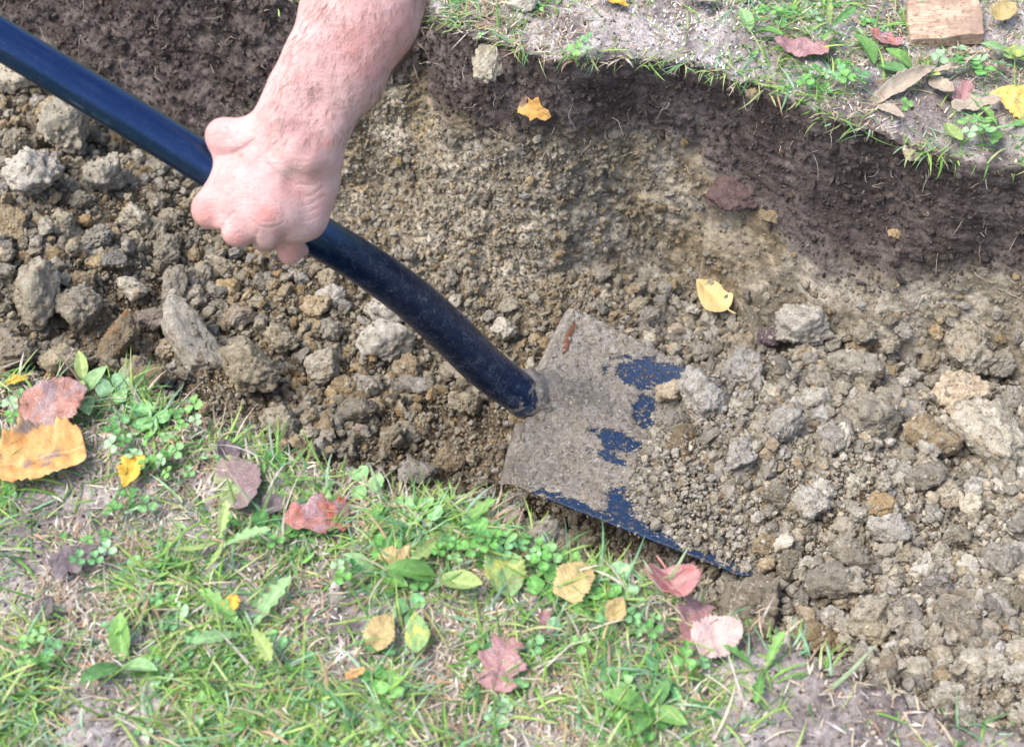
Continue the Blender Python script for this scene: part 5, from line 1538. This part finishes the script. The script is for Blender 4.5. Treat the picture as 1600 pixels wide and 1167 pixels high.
# ------------------------------------------------------------------ pale rootlets in the far face
rgr = np.random.default_rng(23)
face = np.where((_zf == 3) & (_u > -50) & (_u < 1650) & (_v > -30))[0]
Vs, Fs = [], []; b = 0
for j in rgr.choice(face, 330):
    p = flat[_fi[j]].copy(); nrm = _nf[j]; n_ = rgr.integers(6, 12); L_ = rgr.uniform(.006, .034)
    d = np.array([DS[0], DS[1], 0]) * rgr.normal(0, .8) + np.array([0, 0, -1]) * rgr.uniform(.1, 1.0) + nrm * rgr.uniform(.05, .5); d /= np.linalg.norm(d)
    pts = [p - nrm * .002]
    for k in range(n_):
        d = d + rgr.normal(0, .35, 3) + np.array([0, 0, -.08]); d /= np.linalg.norm(d)
        pts.append(pts[-1] + d * L_ / n_ + nrm * 0.0004)
    r0 = rgr.uniform(.00018, .00045)
    V, F = tube(np.array(pts), r0 * np.linspace(1, .45, len(pts)), 5, upv=(0.31, 0.52, 0.79))
    Vs.append(V); Fs.append(F + b); b += len(V)
me = mesh_from("rootlets", np.vstack(Vs), np.vstack(Fs), M_ROOT)
tag(add_obj("rootlets", me), "fine pale rootlets hanging from the cut trench face", "roots", None, "stuff")

# ------------------------------------------------------------------ the wood offcut on the far lawn
def wood_mat():
    m = N("sawn_wood"); tc = m.n("ShaderNodeTexCoord")
    mp = m.n("ShaderNodeMapping"); m.l(tc.outputs["Object"], mp.inputs[0]); mp.inputs["Scale"].default_value = (14, 140, 140)
    g = m.noise(mp.outputs[0], 3.0, 5, 0.65); sp = m.noise(tc.outputs["Object"], 190, 4, 0.7); bl_ = m.noise(tc.outputs["Object"], 45, 3)
    c = m.ramp(g, [(0.3, (0.34, 0.225, 0.155)), (0.5, (0.48, 0.345, 0.25)), (0.7, (0.60, 0.47, 0.36))])
    c = m.mix(m.ramp(sp, [(0.50, 0.0), (0.64, 0.85)]), c, (0.20, 0.125, 0.085))
    c = m.mix(m.ramp(bl_, [(0.44, 0.0), (0.62, 0.75)]), c, (0.27, 0.19, 0.145))
    return m.set(Base_Color=c, Roughness=0.85, Specular_IOR_Level=0.2, Normal=m.bump(m.math('ADD', g, sp), 0.0012, 0.8))
p, n, D = find(1466, 44, [4])
k = D / FPX
bm = bmesh.new(); bmesh.ops.create_cube(bm, size=1.0)
bmesh.ops.scale(bm, vec=(112 * k, 80 * k * 1.22, 0.015), verts=bm.verts)
bmesh.ops.subdivide_edges(bm, edges=bm.edges, cuts=9, use_grid_fill=True)
me = bpy.data.meshes.new("wood_block"); bm.to_mesh(me); bm.free()
vv = np.array([v_.co[:] for v_ in me.vertices]); vv += 0.0022 * np.stack([fbm(vv, 55, 3, s_) for s_ in (81, 82, 83)], 1)
vv[:, 1] += 0.004 * np.sin(vv[:, 0] * 40) * (vv[:, 1] < 0)
vv[:, 0] *= 1 - 0.5 * (vv[:, 1] > 0) * vv[:, 1] * 3
me.vertices.foreach_set("co", vv.astype(np.float32).ravel()); me.materials.append(wood_mat())
o = add_obj("wood_block", me)
o.location = Vector(p) + Vector((0, 0, 0.012)); o.rotation_euler = (R(9), R(-4), R(-4))
bv_ = o.modifiers.new("bevel", 'BEVEL'); bv_.width = 0.0012; bv_.segments = 2; bv_.limit_method = 'ANGLE'
tag(o, "square weathered wood offcut lying on the far grass", "wood offcut")
